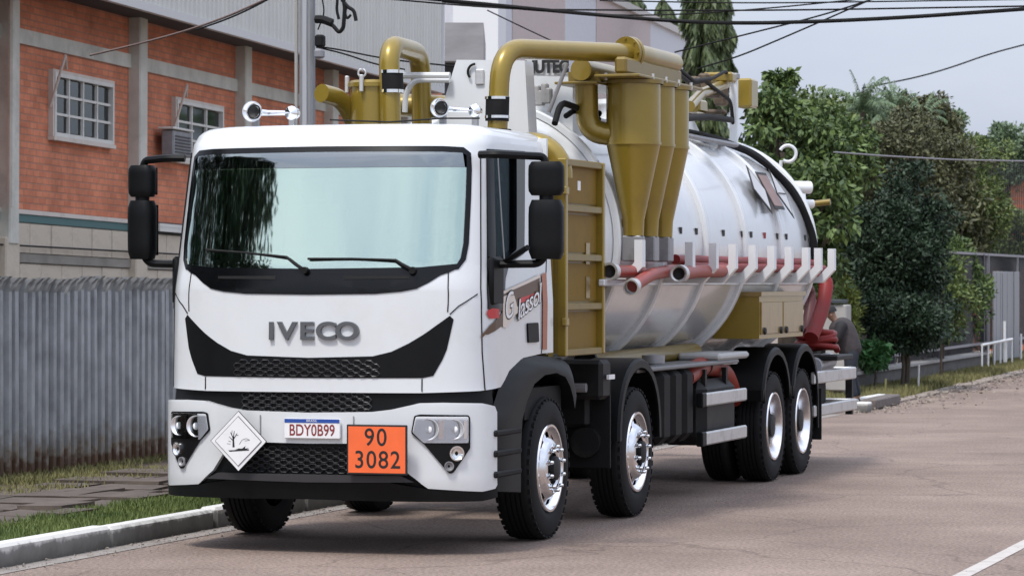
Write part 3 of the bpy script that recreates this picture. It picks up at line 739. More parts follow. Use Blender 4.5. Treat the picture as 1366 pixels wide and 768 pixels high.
# black recess between cab and bumper, lower mesh
lowtop = SZ(418, 522)[1]
patch('lower_grille', [(-1.35, .93), (1.35, .93), (1.35, lowtop+.03), (-1.35, lowtop+.03)], -.022, .03, 'black_plastic', truck, step=.09)
lgm = [o for o in truck.children if o.name.startswith('lower_grille')][0]
lattice('mesh', -.46, .46, SZ(418, 547)[1]-.01, lowtop-.01, lgm, -.012, m='grille_grey')
tr = half([(418, 521), (470, 521), (522, 520), (530, 528), (520, 541), (480, 548), (418, 549)])
# bumper
LB = L0*AW
bump = half([(418, 550), (497, 549), (522, 546), (545, 541), (560, 537.5), (590, 537), (640, 538)], True, False)+[(LB-.22, 1.015), (LB-.15, 1.0), (LB-.125, .96), (LB-.125, .47), (LB-.15, .445)]+half([(640, 654.5), (571, 650), (545, 631), (518, 592), (495, 591), (418, 591)], False, True)
bp_ = patch('bumper', mirror_half(bump), .028, .10, 'white_paint', truck, step=.06)
# rolled edge to catch light
lip = half([(418, 640), (520, 642), (571, 651), (640, 655)], True, False)+[(LB-.13, .447), (LB-.13, .385)]+half([(640, 667), (418, 664)], False, True)
patch('bumper_lip', mirror_half(lip), .030, .14, 'black_plastic', truck, step=.06)
cen = half([(418, 589), (519, 591), (545, 631), (572, 651), (572, 654), (418, 652)])
cp = patch('air_intake', mirror_half(cen), -.005, .06, 'black_plastic', truck, step=.06)
lattice('mesh', -.42, .42, SZ(418, 630)[1], SZ(418, 594)[1], cp, .004, m='grille_grey')
patch('step_ledge', mirror_half(half([(418, 632), (535, 634), (552, 642), (418, 641)])), .05, .06, mat('ledge_black', (.03, .028, .03), .5), cp, step=.08)
seam_b = PZ([(352, 552), (352, 588)])
for sx in (-.33, .33): patch('seam_crease', [(sx-.003, .76), (sx+.003, .76), (sx+.003, .94), (sx-.003, .94)], .0365, .004, 'grey_steel', bp_, smooth=0)
# headlights
hl = smooth_poly(PZ([(553, 554), (560, 552), (622, 553), (624, 557), (624, 597), (603, 630), (598, 631), (566, 592), (549, 577)]), .012)
lens = smooth_poly(PZ([(555, 555), (621.5, 555), (621.5, 590), (565, 590), (551, 576)]), .012)
for sg in (1, -1):
    h_ = hl if sg > 0 else neg(hl); l_ = lens if sg > 0 else neg(lens)
    H_ = patch('headlight', h_, .041, .05, 'black_gloss', truck, step=.05)
    patch('lens', l_, .050, .003, 'lamp_glass', H_, step=.05)
    patch('reflector_back', l_, .0425, .001, mat('lamp_back', (.85, .86, .87), .4), H_, step=.05)
    for (u, v, r) in ((571, 572, .074), (604, 572, .068)):
        s, z = SZ(u, v); s *= sg; p = cabpt(s, z); n_ = cabn(s, z); n_ = (n_*.35+Vector((0, -1, 0))*.65).normalized()
        pr_ = [(.002, r), (.007, r), (.007, r*.93), (-.004, r*.8), (-.012, r*.5), (-.014, .02), (.004, .018), (.006, 0.0005)]
        MB().lathe(pr_, p+cabn(s, z)*.043, n_, 24).build('reflector_bowl', mat('lamp_chrome', (.88, .88, .9), .32, metal=.75), H_)
        MB().lathe([(0.002, r*.36), (.005, r*.3), (.006, .0005)], p+cabn(s, z)*.043, n_, 16).build('bulb_cap', 'lamp_back', H_)
    for k in range(7):   # fluted inner reflector ribs
        s, z = SZ(585+k*1.6 if k < 4 else 612+k*1.1, 560); s *= sg
        patch('flute', [(s-.003, z-.125), (s+.003, z-.125), (s+.003, z), (s-.003, z)], .046, .004, 'chrome', H_, smooth=0)
    for (u, v, r, m_n) in ((607, 604, .042, 'chrome'), (597.5, 621, .027, 'grey_steel')):
        s, z = SZ(u, v); s *= sg; p = cabpt(s, z); n_ = cabn(s, z)
        MB().lathe([(-.01, r*1.2), (.012, r*1.2), (.012, r), (-.0, r*.7), (-.004, .001)], p+n_*.043, n_, 20).build('fog_lamp', m_n, H_)
# door window frame in black and glass
blk = PZ([(649, 199), (699, 202), (698, 338), (678, 352), (673, 372), (672, 408), (666, 416), (650, 412)])
for sg in (1, -1):
    o_ = blk if sg > 0 else neg(blk); w_ = win if sg > 0 else neg(win)
    patch('door_window_frame', o_, .009, .065, 'black_gloss', cab, holes=[offset_poly(w_, -.005)], step=.1)
    patch('door_glass', offset_poly(w_, .004), -.015, .004, 'door_glass', cab)
    # upright divider and grab line
    q = PZ([(662, 204), (671, 350)]) 
    groove([(sg*a, b_) for a, b_ in q], .022, m='grey_steel', off=.012)
    # door handle
    hp = PZ([(702, 431), (716, 430), (717, 456), (703, 457)]); hp = smooth_poly(hp if sg > 0 else neg(hp), .02)
    patch('door_handle', hp, .014, .02, 'black_plastic', cab)
    q = PZ([(697, 212), (696, 330)]);
    # wipers
# ---- decal on both doors
def dpoly(px, m_n, off, nm='decal'):
    q = PZ(px); patch(nm, q, off, .001, m_n, cab, smooth=0)
dpoly([(641, 447), (652, 434), (668, 417), (669, 389), (690, 381), (718, 370), (719, 404), (700, 413), (680, 424), (650, 446), (646, 446), (641, 452)], 'decal_brown', .0098)
dpoly([(668, 389), (718, 366), (719, 370), (669, 392.5)], 'decal_cream', 0.0111)
dpoly([(721, 366), (727, 363), (728, 466), (722, 466)], 'decal_copper', 0.0105)
dpoly([(691, 398), (714, 390), (715, 396), (693, 404)], 'decal_red', 0.0111)
dpoly([(649, 414), (655, 411), (664, 412), (664, 424), (652, 425), (648, 419)], 'decal_red', 0.0109)
dpoly([(669, 396), (677, 392), (684, 394), (688, 409), (700, 404), (718, 396), (719, 402), (700, 411), (686, 419), (674, 437), (669, 436)], 'decal_cream', 0.0113)
def door_text(body, u, v, size, m_n, off, shear=.3, sx=1., rotk=0., bold=.004):
    s, z = SZ(u, v); p = cabpt(s, z)+cabn(s, z)*off
    o = text(body, 'lettering', size, m_n, cab, p, (pi/2, 0, pi/2), .0008, sx, bold, .92, shear); o.rotation_euler = Matrix(((0, 0, 1), (1, 0, 0), (0, 1, 0))).to_4x4().to_euler(); 
    o.matrix_basis = Matrix.Translation(p) @ Matrix.Rotation(rotk, 4, 'X') @ Matrix(((0, 0, 1, 0), (1, 0, 0, 0), (0, 1, 0, 0), (0, 0, 0, 1))) @ Matrix.Diagonal((sx, 1, 1, 1))
    return o
door_text('G', 676, 410, .26, 'ink_black', .0135, .25, 1.15, .22, .004)
door_text('G', 676, 410, .25, 'plate_white', .015, .25, 1.15, .22, -.001)
door_text('lassol', 703, 404, .20, 'ink_black', .0135, .3, 1.5, .22, .005)
door_text('lassol', 703, 404, .193, 'plate_white', .015, .3, 1.5, .22, .0)
# ---- front lettering
def front_text(body, u, v, size, m_n, off, sx=1., bold=.0, sp=1., depth=.004, name='lettering', parent=cab):
    s, z = SZ(u, v); p = cabpt(s, z)+cabn(s, z)*off; return text(body, name, size, m_n, parent, p, (pi/2, 0, 0), depth, sx, bold, sp)
for ch, u in zip('IVECO', (363, 384, 410, 436, 464)):
    s, z = SZ(u, 442.5); p = cabpt(s, z)+cabn(s, z)*.012
    o = text(ch, 'badge_letter', .166, 'badge_grey', cab, p, (pi/2-.02, 0, -s*.10), .012, 1.28 if ch != 'I' else 1.15, .0045)
# plate, hazard plates
def board(name, cx, cz, w_, h_, y, m_n, parent, rim=None, tilt=0, th=.004, diamond=False):
    root = empty(name, (cx, y, cz), (0, tilt, 0)); root.parent = parent
    return root
yf = -.12-.035
licp = at(416.5, 571.5, y=yf-.012)
lp = MB().rbox(licp, (.405, .012, .135), .006).build('licence_plate', 'plate_white', truck, 30)
MB().box((licp.x, licp.y-.0072, licp.z+.053), (.395, .002, .026)).build('band', 'plate_blue', lp, 0)
text('BRASIL', 'lettering', .020, 'plate_white', lp, (licp.x, licp.y-.0090, licp.z+.053), (pi/2, 0, 0), .0004, 1.3)
text('BDY0B99', 'lettering', .108, 'ink_red', lp, (licp.x, licp.y-.0072, licp.z-.013), (pi/2, 0, 0), .0005, .76, .0012, 1.02)
o = MB()
for sx, sz in ((-1, 1), (1, 1), (-1, -1), (1, -1)): o.box((licp.x+sx*.2, licp.y-.0065, licp.z+sz*.0655), (.008, .002, .004))
orp = at(503, 599.5, y=yf-.055); op = MB().rbox(orp, (.43, .012, .335), .004).build('hazard_code_plate', 'ink_black', truck, 30, label='orange plate with black numbers 90 over 3082')
op.rotation_euler = (0, 0, 0)
MB().box((orp.x, orp.y-.0068, orp.z), (.404, .002, .309)).build('orange_face', 'orange_plate', op, 0)
text('90', 'lettering', .165, 'ink_black', op, (orp.x-.008, orp.y-.0085, orp.z+.078), (pi/2, 0, 0), .0005, .92, .0012, 1.15)
text('3082', 'lettering', .165, 'ink_black', op, (orp.x+.005, orp.y-.0085, orp.z-.072), (pi/2, 0, 0), .0005, .92, .0012, 1.12)
MB().box((orp.x, orp.y+.03, orp.z), (.3, .05, .2)).build('bracket', 'chassis_black', op, 0)
# diamond placard
dc = at(318.5, 588, y=yf-.06); D_ = .206
def dia(r, y, m_n, par, nm):
    b = MB(); b.prism([(0, r), (r, 0), (0, -r), (-r, 0)], (dc.x, y, dc.z), (1, 0, 0), (0, 0, 1), (0, -.003, 0)); o = b.build(nm, m_n, par, 0); recalc(o); return o
dp = dia(D_, dc.y, 'ink_black', truck, 'hazard_diamond'); dp['label'] = 'white diamond placard with dead tree and fish symbol'
dia(D_-.006, dc.y-.0036, 'plate_white', dp, 'white_face'); dia(D_-.036, dc.y-.0070, 'ink_black', dp, 'border'); dia(D_-.041, dc.y-.0106, 'plate_white', dp, 'inner_face')
ys_ = dc.y-.0145
def ink(pts, nm='symbol', m_n='ink_black'):
    b = MB(); b.prism([(a*.01, c*.01) for a, c in pts], (dc.x, ys_, dc.z), (1, 0, 0), (0, 0, 1), (0, -.001, 0)); recalc(b.build(nm, m_n, dp, 0))
def stick(x0, y0_, x1, y1_, w0, w1):
    d = Vector((x1-x0, y1_-y0_)).normalized(); n_ = Vector((-d.y, d.x)); ink([(x0+n_.x*w0, y0_+n_.y*w0), (x0-n_.x*w0, y0_-n_.y*w0), (x1-n_.x*w1, y1_-n_.y*w1), (x1+n_.x*w1, y1_+n_.y*w1)])
stick(-3.2, -4, -3.4, 2.2, .75, .5); stick(-3.4, 2, -5.4, 6, .4, .15); stick(-3.4, 2, -2.6, 7, .4, .12); stick(-3.2, 1.5, -.6, 5.4, .3, .12); stick(-3.5, .5, -6.6, 3.2, .3, .1); stick(-4.6, 4.2, -4.2, 7.4, .16, .08); stick(-1.6, 4, .4, 4.2, .14, .08)
ink([(-7, -6.2), (8, -5.4), (8.2, -6), (-6, -7)])
ink([(-2, -5.8), (.5, -4.8), (3, -4.9), (5.4, -3.2), (5, -4.8), (8, -4.6), (6, -5.5), (3, -5.9)])
for (x0, y0_, x1, y1_) in ((1, -2, 3, 1), (3, 1, 6, 2), (6, 2, 8.6, 1), (8.6, 1, 5, .4), (-7, .2, -5, -.4), (-8, -1.6, -5.4, -2)): stick(x0, y0_, x1, y1_, .10, .08)
# wipers
def wiper(p0, p1, p2, nm):
    a = [cabpt(*SZ(*p))+cabn(*SZ(*p))*.03 for p in (p0, p1)]; c = cabpt(*SZ(*p2))+cabn(*SZ(*p2))*.02
    b = MB(); b.tube([a[0], a[0]+(a[1]-a[0])*.5+Vector((0, -.01, 0)), a[1]], [.014, .012, .010], 8)
    b.cyl(a[0]+Vector((0, .03, 0)), a[0]-Vector((0, .015, 0)), .024, 12)
    w_ = b.build('wiper_arm', 'matte_black', cab)
    b = MB(); b.tube([a[1]+Vector((0, .005, 0)), (a[1]+c)/2+Vector((0, .006, .004)), c], .009, 6); b.build('wiper_blade', 'matte_black', cab)
wiper((408, 362), (384, 344), (277, 334), 'l'); wiper((551, 362), (528, 348), (412, 346), 'r')
# ---- cab inside
inn = MB(); inn.rbox((0, .42, 1.90), (2.10, .55, .16), .06); inn.rbox((0, .50, 1.7), (2.15, .5, .4), .04); inn.build('dashboard', 'interior_dark', cab, 30)
MB().span((-1.0, .42, 1.34), (1.0, 1.69, 1.40)).build('cab_floor', 'interior_dark', cab, 0)
MB().span((-1.05, 1.66, 1.42), (1.05, 1.69, 2.82)).build('rear_lining', 'interior_grey', cab, 0)
MB().span((-.9, .52, 2.79), (.9, 1.66, 2.82)).build('headliner', 'interior_grey', cab, 0)
for sx in (-.55, .6):
    b = MB(); b.rbox((sx, 1.15, 1.75), (.5, .5, .16), .05); b.rbox((sx, 1.40, 2.10), (.48, .14, .62), .05, Matrix.Rotation(-.12, 3, 'X')); b.rbox((sx, 1.46, 2.50), (.26, .10, .20), .04); b.build('seat', 'interior_grey', cab, 30)
b = MB(); cst = Vector((.55, .78, 2.0)); A_ = Vector((1, 0, 0)); B_ = Vector((0, .55, .83))
b.tube([cst+A_*(.22*cos(t))+B_*(.22*sin(t)) for t in [2*pi*k/28 for k in range(28)]], .016, 8, closed=True); b.cyl(cst, cst+Vector((0, -.3, -.2)), .03, 8); b.box(cst, (.42, .02, .05)); b.build('steering_wheel', 'interior_dark', cab)
b = MB(); pS = at(665, 240, x=1.08); b.rbox(pS, (.006, .30, .26), .002); sb = b.build('window_sticker', mat('sticker_blue', (.02, .035, .16), .5), cab, 0)
for dy, dz in ((-.04, .02), (.05, .02), (0, -.06)): MB().lathe([(0, .032), (.002, .03), (.003, .0005)], pS+Vector((.0035, dy, dz)), (1, 0, 0), 12).build('spot', 'plate_white', sb)
# ---- mirrors
def mirror(sg, X, Yc_, z_up, z_lo, parts_px, wd):
    r = empty('side_mirror', (sg*1.15, .3, 2.3)); r.parent = truck; inv = Matrix.Translation((-sg*1.15, -.3, -2.3))
    def bd(b, nm, m_='black_plastic', sm=40):
        b.v = [tuple(inv @ Vector(q)) for q in b.v]; return b.build(nm, m_, r, sm)
    rot = Matrix.Rotation(sg*.10, 3, 'Z')
    for (z0, z1, w0, dd) in ((z_up[0], z_up[1], wd, .14), (z_lo[0], z_lo[1], wd*.98, .17)):
        # moulded housing: rounded loft
        b = MB(); N = 20; lv = 9; vs = []; fs = []
        for i in range(lv):
            t = i/(lv-1); zz = z0+(z1-z0)*t; k = (1-abs(2*t-1)**6)**.5*.22+.78
            if i in (0, lv-1): k = .82
            for j in range(N):
                a_ = 2*pi*j/N; ca, sa = cos(a_), sin(a_); ex = 2/3.6
                px_ = math.copysign(abs(ca)**ex, ca)*w0/2*k; py_ = math.copysign(abs(sa)**ex, sa)*dd/2*k
                vs.append(Vector((X, Yc_, 0))+rot @ Vector((px_, py_, zz)))
        for i in range(lv-1):
            for j in range(N): fs.append((i*N+j, i*N+(j+1) % N, (i+1)*N+(j+1) % N, (i+1)*N+j))
        fs.append(tuple(range(N))[::-1]); fs.append(tuple((lv-1)*N+j for j in range(N))); b.add(vs, fs); bd(b, 'housing')
        b = MB(); b.box(Vector((X, Yc_, 0))+rot @ Vector((0, dd/2+.002, (z0+z1)/2)), (w0*.84, .004, (z1-z0)*.86), rot); bd(b, 'mirror_glass', 'chrome', 0)
    b = MB(); b.cyl((X, Yc_, z_lo[1]-.03), (X, Yc_, z_up[0]+.03), .05, 12); bd(b, 'neck')
    zt_, zb_ = z_up[1]+.035, z_lo[0]-.03
    b = MB(); b.tube(fillet([(sg*1.08, .30, zt_+.01), (sg*1.20, .28, zt_+.012), (X-sg*.02, Yc_, zt_), (X, Yc_, z_up[1]-.03)], .05), .027, 8); bd(b, 'arm')
    b = MB(); b.tube(fillet([(sg*1.12, .45, zb_-.005), (X-sg*.05, Yc_, zb_-.0), (X, Yc_, z_lo[0]+.04)], .05), .027, 8)
    if sg > 0: b.tube([at(672, 350, x=1.2), at(704, 330, x=1.42)], .020, 8)
    bd(b, 'arm'); b = MB(); b.rbox((sg*1.155, .42, zb_-.12), (.05, .26, .34), .03); bd(b, 'mount')
    return r
s_ = lambda v, d=21.5: 1.8414-(v-376)/F_PX*d
mr_ = at(729, 240, x=1.5); dR = (mr_-CAM).dot(_fw)
mirror(1, 1.5, mr_.y, (s_(261, dR), s_(216, dR)), (s_(346, dR), s_(267, dR)), None, .245)
ml_ = at(190, 240, x=-1.42); dL = (ml_-CAM).dot(_fw)
mirror(-1, -1.42, ml_.y, (s_(263, dL), s_(221, dL)), (s_(346, dL), s_(268, dL)), None, .19)
# ---- roof horns
def horn(a, b_, r, second):
    A = Vector(a); B = Vector(b_); d = (A-B).normalized(); fd = Vector((.25, -1, 0)).normalized()
    rt = empty('air_horn', A-Vector((0, 0, .1))); rt.parent = truck; iv = -Vector(rt.location)
    face = (d*.25+fd*.75).normalized()
    pr_ = [(.0, r), (.012, r*1.02), (.012, r*.93), (.002, r*.78), (-.012, r*.62), (-.03, r*.52), (-.05, r*.46), (-.10, r*.36)]
    MB().lathe(pr_, A+iv, face, 28).build('bell', 'chrome', rt)
    MB().lathe([(-.016, r*.57), (-.03, r*.3), (-.032, .0005)], A+iv, face, 20).build('throat', 'ink_black', rt)
    pts = [A+iv-face*.10, A+iv-face*.13+(B-A)*.2, B+iv]
    MB().tube(pts, [r*.34, r*.27, r*.22], 14).build('trumpet', 'chrome', rt)
    MB().lathe([(0, r*.62), (.02, r*.68), (.03, r*.4), (.04, .0005)], B+iv, face, 20).build('driver', 'chrome', rt)
    MB().lathe([(0, r*.62), (-.05, r*.55), (-.08, .0005)], B+iv, face, 20).build('driver', 'chrome', rt)
    MB().box(A+iv-face*.06+Vector((0, 0, -.08)), (.04, .04, .10)).build('bracket', 'grey_steel', rt, 0)
    MB().box(B+iv+Vector((0, 0, -.08)), (.04, .04, .10)).build('bracket', 'grey_steel', rt, 0)
horn(at(337, 149, y=.62), at(390, 151, y=.78), .073, 0); horn(at(587, 144, y=.62), at(634, 148, y=.78), .066, 0)
# thin cable across the roof
MB().tube([at(440, 160, y=.5), at(520, 163, y=.55), at(590, 158, y=.6), at(640, 158, y=.7)], .006, 5).build('cable', 'matte_black', roof)

# ================================================================== chassis, wheels
def wheel(x, y, sg, kind, inner=False):
    """x is the outer face of the tyre"""
    r = empty('wheel', (x, y, .51)); r.parent = truck; ax = Vector((sg, 0, 0)); O = Vector((0, 0, 0)); W_ = .28
    pf = [(-.02, .312), (-.004, .34), (.0, .38), (-.004, .43), (-.014, .475), (-.03, .498), (-.05, .508)]
    g = []
    for k in range(5):
        c = -.05-(W_-.10)*k/5; 
        if k: g += [(c+.006, .508), (c+.004, .496), (c-.004, .496), (c-.006, .508)]
    prof = pf+g+[(-(W_-.05), .508)]+[(-W_-a, b_) for a, b_ in reversed(pf[:-1])]
    MB().lathe(prof, O, ax, 48).build('tyre', 'rubber', r, 40)
    b = MB()
    if not inner:      # tread shoulder lugs
        for k in range(44):
            q = 2*pi*k/44; c = Vector((0, cos(q)*.492, sin(q)*.492)); rot = Matrix.Rotation(q, 3, 'X')
            b.box(c+Vector((-sg*.035, 0, 0)), (.05, .012, .04), rot); b.box(c+Vector((-sg*(W_-.035), 0, 0)), (.05, .012, .04), rot)
        b.build('tread_lugs', 'rubber', r, 0, kind='stuff')
    MB().lathe([(-.10, .30), (-.14, .0005)], O, ax, 24).build('drum', 'chassis_black', r)
    if inner: return r
    if kind == 'front':
        pr_ = [(-.012, .318), (.0, .312), (.0, .296), (-.03, .285), (-.045, .270), (-.035, .262), (-.022, .222), (.005, .200), (.02, .175), (.022, .130), (.015, .118)]
        skip = lambda i, k: i == 5 and (k % 6) in (2, 3, 4)
        MB().lathe(pr_, O, ax, 60, skip).build('rim', 'polished_alu', r, 40)
        MB().lathe([(.015, .118), (-.01, .112), (-.01, .09), (.045, .085), (.055, .05), (.055, .0005)], O, ax, 24).build('hub', 'chassis_black', r)
        b = MB(); nut = None
        for k in range(10):
            q = 2*pi*(k+.5)/10; c = Vector((sg*.02, cos(q)*.156, sin(q)*.156))
            if nut is None:
                nut = MB().lathe([(-.002, .021), (.012, .020), (.014, .015), (.036, .014), (.044, .010), (.046, .0005)], (0, 0, 0), ax, 10).build('wheel_nut', 'chrome', r); o = nut
            else: o = nut.copy(); COL.objects.link(o); o.parent = r
            o.location = c
    else:
        pr_ = [(-.012, .318), (.0, .312), (.0, .297), (-.02, .288), (-.10, .279), (-.16, .262), (-.175, .235), (-.165, .19), (-.15, .165), (-.15, .13)]
        skip = lambda i, k: i == 6 and (k % 6) in (2, 3)
        MB().lathe(pr_, O, ax, 60, skip).build('rim', 'polished_alu', r, 40)
        MB().lathe([(-.15, .13), (-.05, .115), (-.02, .10), (-.01, .0005)], O, ax, 24).build('hub', 'chassis_black', r)
        nut = None
        for k in range(10):
            q = 2*pi*(k+.5)/10; c = Vector((-sg*.155, cos(q)*.160, sin(q)*.160))
            if nut is None:
                nut = MB().lathe([(0, .02), (.03, .018), (.032, .0005)], (0, 0, 0), ax, 8).build('wheel_nut', 'grey_steel', r); o = nut
            else: o = nut.copy(); COL.objects.link(o); o.parent = r
            o.location = c
    return r
WY = [1.62, 3.99, 8.80, 10.02]
wf = wheel(1.19, WY[0], 1, 'front')
wr = wheel(1.19, WY[2], 1, 'rear')
def cp_(o, x, y, flip):
    c = copy_tree(o, truck); c.location = (x, y, .51)
    if flip: c.rotation_euler = (0, 0, pi)
    else: c.rotation_euler = (0, 0, 0)
    return c
for (x, y, fl) in ((1.19, WY[1], 0), (-1.19, WY[0], 1), (-1.19, WY[1], 1)):
    c = cp_(wf, x, y, fl); c.rotation_euler = (0.3*y, 0, pi if fl else 0)
for (x, y, fl) in ((1.19, WY[3], 0), (-1.19, WY[2], 1), (-1.19, WY[3], 1)): cp_(wr, x, y, fl)
wi = wheel(.86, WY[2], 1, 'rear', True)
for (x, y, fl) in ((.86, WY[3], 0), (-.86, WY[2], 1), (-.86, WY[3], 1)): cp_(wi, x, y, fl)
for y in WY: MB().cyl((-1.0, y, .5), (1.0, y, .5), .09, 12).build('axle', 'chassis_black', truck)
for sx in (-.42, .42):
    MB().rbox((sx, 6.2, .92), (.08, 11.6, .28), .01).build('frame_rail', 'chassis_black', truck, 0)
for y in (.9, 2.8, 5.0, 6.4, 7.8, 9.4, 11.6): MB().box((0, y, .92), (.8, .10, .2)).build('cross_member', 'chassis_black', truck, 0)
MB().rbox((0, 1.2, .85), (.8, 1.4, .7), .08).build('engine', 'matte_black', truck)
for sx in (-.98, .98): MB().box((sx, 1.62, .98), (.3, .9, .22)).build('suspension', 'matte_black', truck, 0)
# fenders
def fender(y, r0, r1, x0, x1, a0, a1, nm='fender', m_='black_plastic', tails=(), zc_=.53, lip=.05):
    b = MB(); n = 22; vs = []; 
    for i in range(n+1):
        a_ = a0+(a1-a0)*i/n; 
        for (x, r) in ((x0, r0), (x1, r0), (x1, r0-lip), (x1+.012, r0-lip), (x1+.012, r1), (x0, r1)): vs.append((x, y-cos(a_)*r, zc_+sin(a_)*r))
    fs = []
    for i in range(n):
        for k in range(6): fs.append((i*6+k, i*6+(k+1) % 6, (i+1)*6+(k+1) % 6, (i+1)*6+k))
    fs += [tuple(range(6))[::-1], tuple(n*6+k for k in range(6))]; b.add(vs, fs)
    for t in tails: b.span(*t)
    o = b.build(nm, m_, truck, 35); recalc(o); return o
# front arch: black flare joining the cab
b = MB()
prof = PZ([(658, 656)])  # keep flare following the photographed outline on the plane x=1.2
XS = 1.205
def sidepoly(px, x0, th, nm, m_, parent=truck, sm=0, lab=None):
    q = [at(u, v, x=x0) for u, v in px]; b = MB(); b.prism([(p.y, p.z) for p in q], (x0, 0, 0), (0, 1, 0), (0, 0, 1), (-th, 0, 0)); o = b.build(nm, m_, parent, sm); recalc(o); return o
zf = .53
def arcpx(yc, r, a0, a1, n, x, zc_=.53): return [(yc-cos(a0+(a1-a0)*i/n)*r, zc_+sin(a0+(a1-a0)*i/n)*r) for i in range(n+1)]
def flare(pts_out, pts_in, x0, th, nm, m_='black_plastic'):
    poly = pts_out+pts_in[::-1]; b = MB(); b.prism(poly, (x0, 0, 0), (0, 1, 0), (0, 0, 1), (-th, 0, 0)); o = b.build(nm, m_, truck, 0); recalc(o); return o
q = lambda u, v, x=XS: (at(u, v, x=x).y, at(u, v, x=x).z)
outp = [q(659, 655), q(659, 600), q(659, 555), q(664, 545), q(672, 520), q(684, 494), q(700, 478), q(722, 474), q(755, 477), q(766, 487), q(771, 510)]
inp = [q(694, 656), q(694, 600), q(696, 560), q(702, 535), q(712, 512), q(726, 500), q(742, 497), q(754, 503), q(760, 515), q(764, 530), q(766, 545)]
fl = []
def loft_flare(outp, inp, sg, nm):
    """rounded wheel-arch moulding between an outer and an inner edge"""
    b = MB(); n = len(outp); vs = []; K = 6
    for (o_, i_) in zip(outp, inp):
        for k in range(K+1):
            t = k/K; yy = o_[0]+(i_[0]-o_[0])*t; zz = o_[1]+(i_[1]-o_[1])*t; bul = (sin(min(1, t*1.6)*pi/2))*.045
            vs.append((sg*(1.165+bul), yy, zz))
        vs.append((sg*.85, i_[0], i_[1]))
    m_ = K+2; fs = []
    for i in range(n-1):
        for k in range(m_-1): fs.append((i*m_+k, i*m_+k+1, (i+1)*m_+k+1, (i+1)*m_+k))
    b.add(vs, fs); o = b.build(nm, 'black_plastic', truck, 50); recalc(o); return o
def dens(pts, k=3):
    o = []
    for a, c in zip(pts, pts[1:]):
        for i in range(k): o.append((a[0]+(c[0]-a[0])*i/k, a[1]+(c[1]-a[1])*i/k))
    o.append(pts[-1]); return o
for sg in (1, -1):
    f_ = loft_flare(dens(outp), dens(inp), sg, 'wheel_arch')
    # step ledges in the flare in front of the wheel
    for (v0, v1) in ((571, 580), (598, 607), (626, 634)):
        a_ = at(659, v0, x=1.2); c_ = at(694, v1, x=1.2)
        MB().rbox((sg*(1.19 if sg > 0 else 1.14), (a_.y+c_.y)/2, (a_.z+c_.z)/2), (.06, c_.y-a_.y-.03, abs(a_.z-c_.z)*.6), .012).build('step', 'matte_black', truck, 0)
    MB().rbox((sg*1.08, .62, 1.10), (.12, .6, .12), .03).build('sill_trim', 'black_plastic', truck, 30)
# second axle arch
def arch(yc, yb0, yb1, ztopv, wid, sg, z_end0, z_end1, x1=1.215, x0=.84, nm='fender', th=.05, rr_=.6):
    P_ = [(yc-rr_, z_end0)]+[(yc-cos(a_)*rr_, .56+(ztopv-.56)*sin(a_)**.75) for a_ in [pi*k/16 for k in range(1, 16)]]+[(yc+rr_, z_end1)]
    b = MB(); vs = []; n = len(P_)
    for i, (yy, zz) in enumerate(P_):
        d = Vector((yc-yy, .56-zz, 0)) if 0 < i < n-1 else Vector((yc-yy, 0, 0)); d.normalize(); 
        a_ = (yy, zz); c_ = (yy+d.x*th, zz+d.y*th); e_ = (yy+d.x*.02, zz+d.y*.02)
        vs += [(sg*x0, *a_), (sg*(x1-.02), *a_), (sg*x1, *e_), (sg*x1, *c_), (sg*(x1-.02), *c_), (sg*(x1-.02), *e_), (sg*x0, *e_)]
    fs = []
    for i in range(n-1):
        for k in range(7): fs.append((i*7+k, i*7+(k+1) % 7, (i+1)*7+(k+1) % 7, (i+1)*7+k))
    fs += [tuple(range(7)), tuple((n-1)*7+k for k in range(7))]
    b.add(vs, fs); o = b.build(nm, 'black_plastic', truck, 40); recalc(o); return o
for sg in (1, -1):
    arch(WY[1], 0, 0, 1.245, 0, sg, .62, .60, rr_=.64, th=.075); arch(WY[2], 0, 0, 1.24, 0, sg, .86, .86, rr_=.60, th=.07); arch(WY[3]+.02, 0, 0, 1.25, 0, sg, .86, .42, rr_=.60, th=.07)
    MB().box((sg*1.03, WY[3]+.64, .55), (.4, .02, .5)).build('mud_flap', 'rubber', truck, 0)
    MB().box((sg*1.0, 3.22, .75), (.36, .03, .65)).build('mud_flap', 'rubber', truck, 0)
    # black panel ahead of fenders
    MB().rbox((sg*.98, 3.12, 1.10), (.40, .26, .30), .03).build('tool_locker', 'chassis_black', truck, 30)
# reflectors (white strips on fenders)
for (u, v) in ((815, 500), (990, 517)) if False else ():
    pass
a_ = at(817, 506, x=1.225); MB().box((1.212, a_.y, a_.z+.02), (.02, .16, .035)).build('marker_strip', 'plate_white', truck, 0)
a_ = at(988, 483, x=1.2); MB().box((1.10, a_.y, a_.z), (.02, .5, .035)).build('marker_strip', 'plate_white', truck, 0)
# between first and second axle: compressor/air tank, battery box
p = at(800, 587, x=1.02)
b = MB(); b.cyl((1.0, p.y-.35, p.z), (1.0, p.y+.10, p.z), .115, 20); b.build('air_tank', 'chassis_black', truck)
p = at(790, 545, x=1.0); MB().rbox((.88, p.y, .98), (.3, .42, .5), .03).build('battery_box', 'chassis_black', truck, 30)
MB().box((1.02, p.y, .70), (.03, .06, .5)).build('bracket', 'grey_steel', truck, 0)
p = at(777, 517, x=1.05); MB().cyl((.95, p.y, p.z), (1.08, p.y, p.z), .035, 10).build('fitting', 'grey_steel', truck)
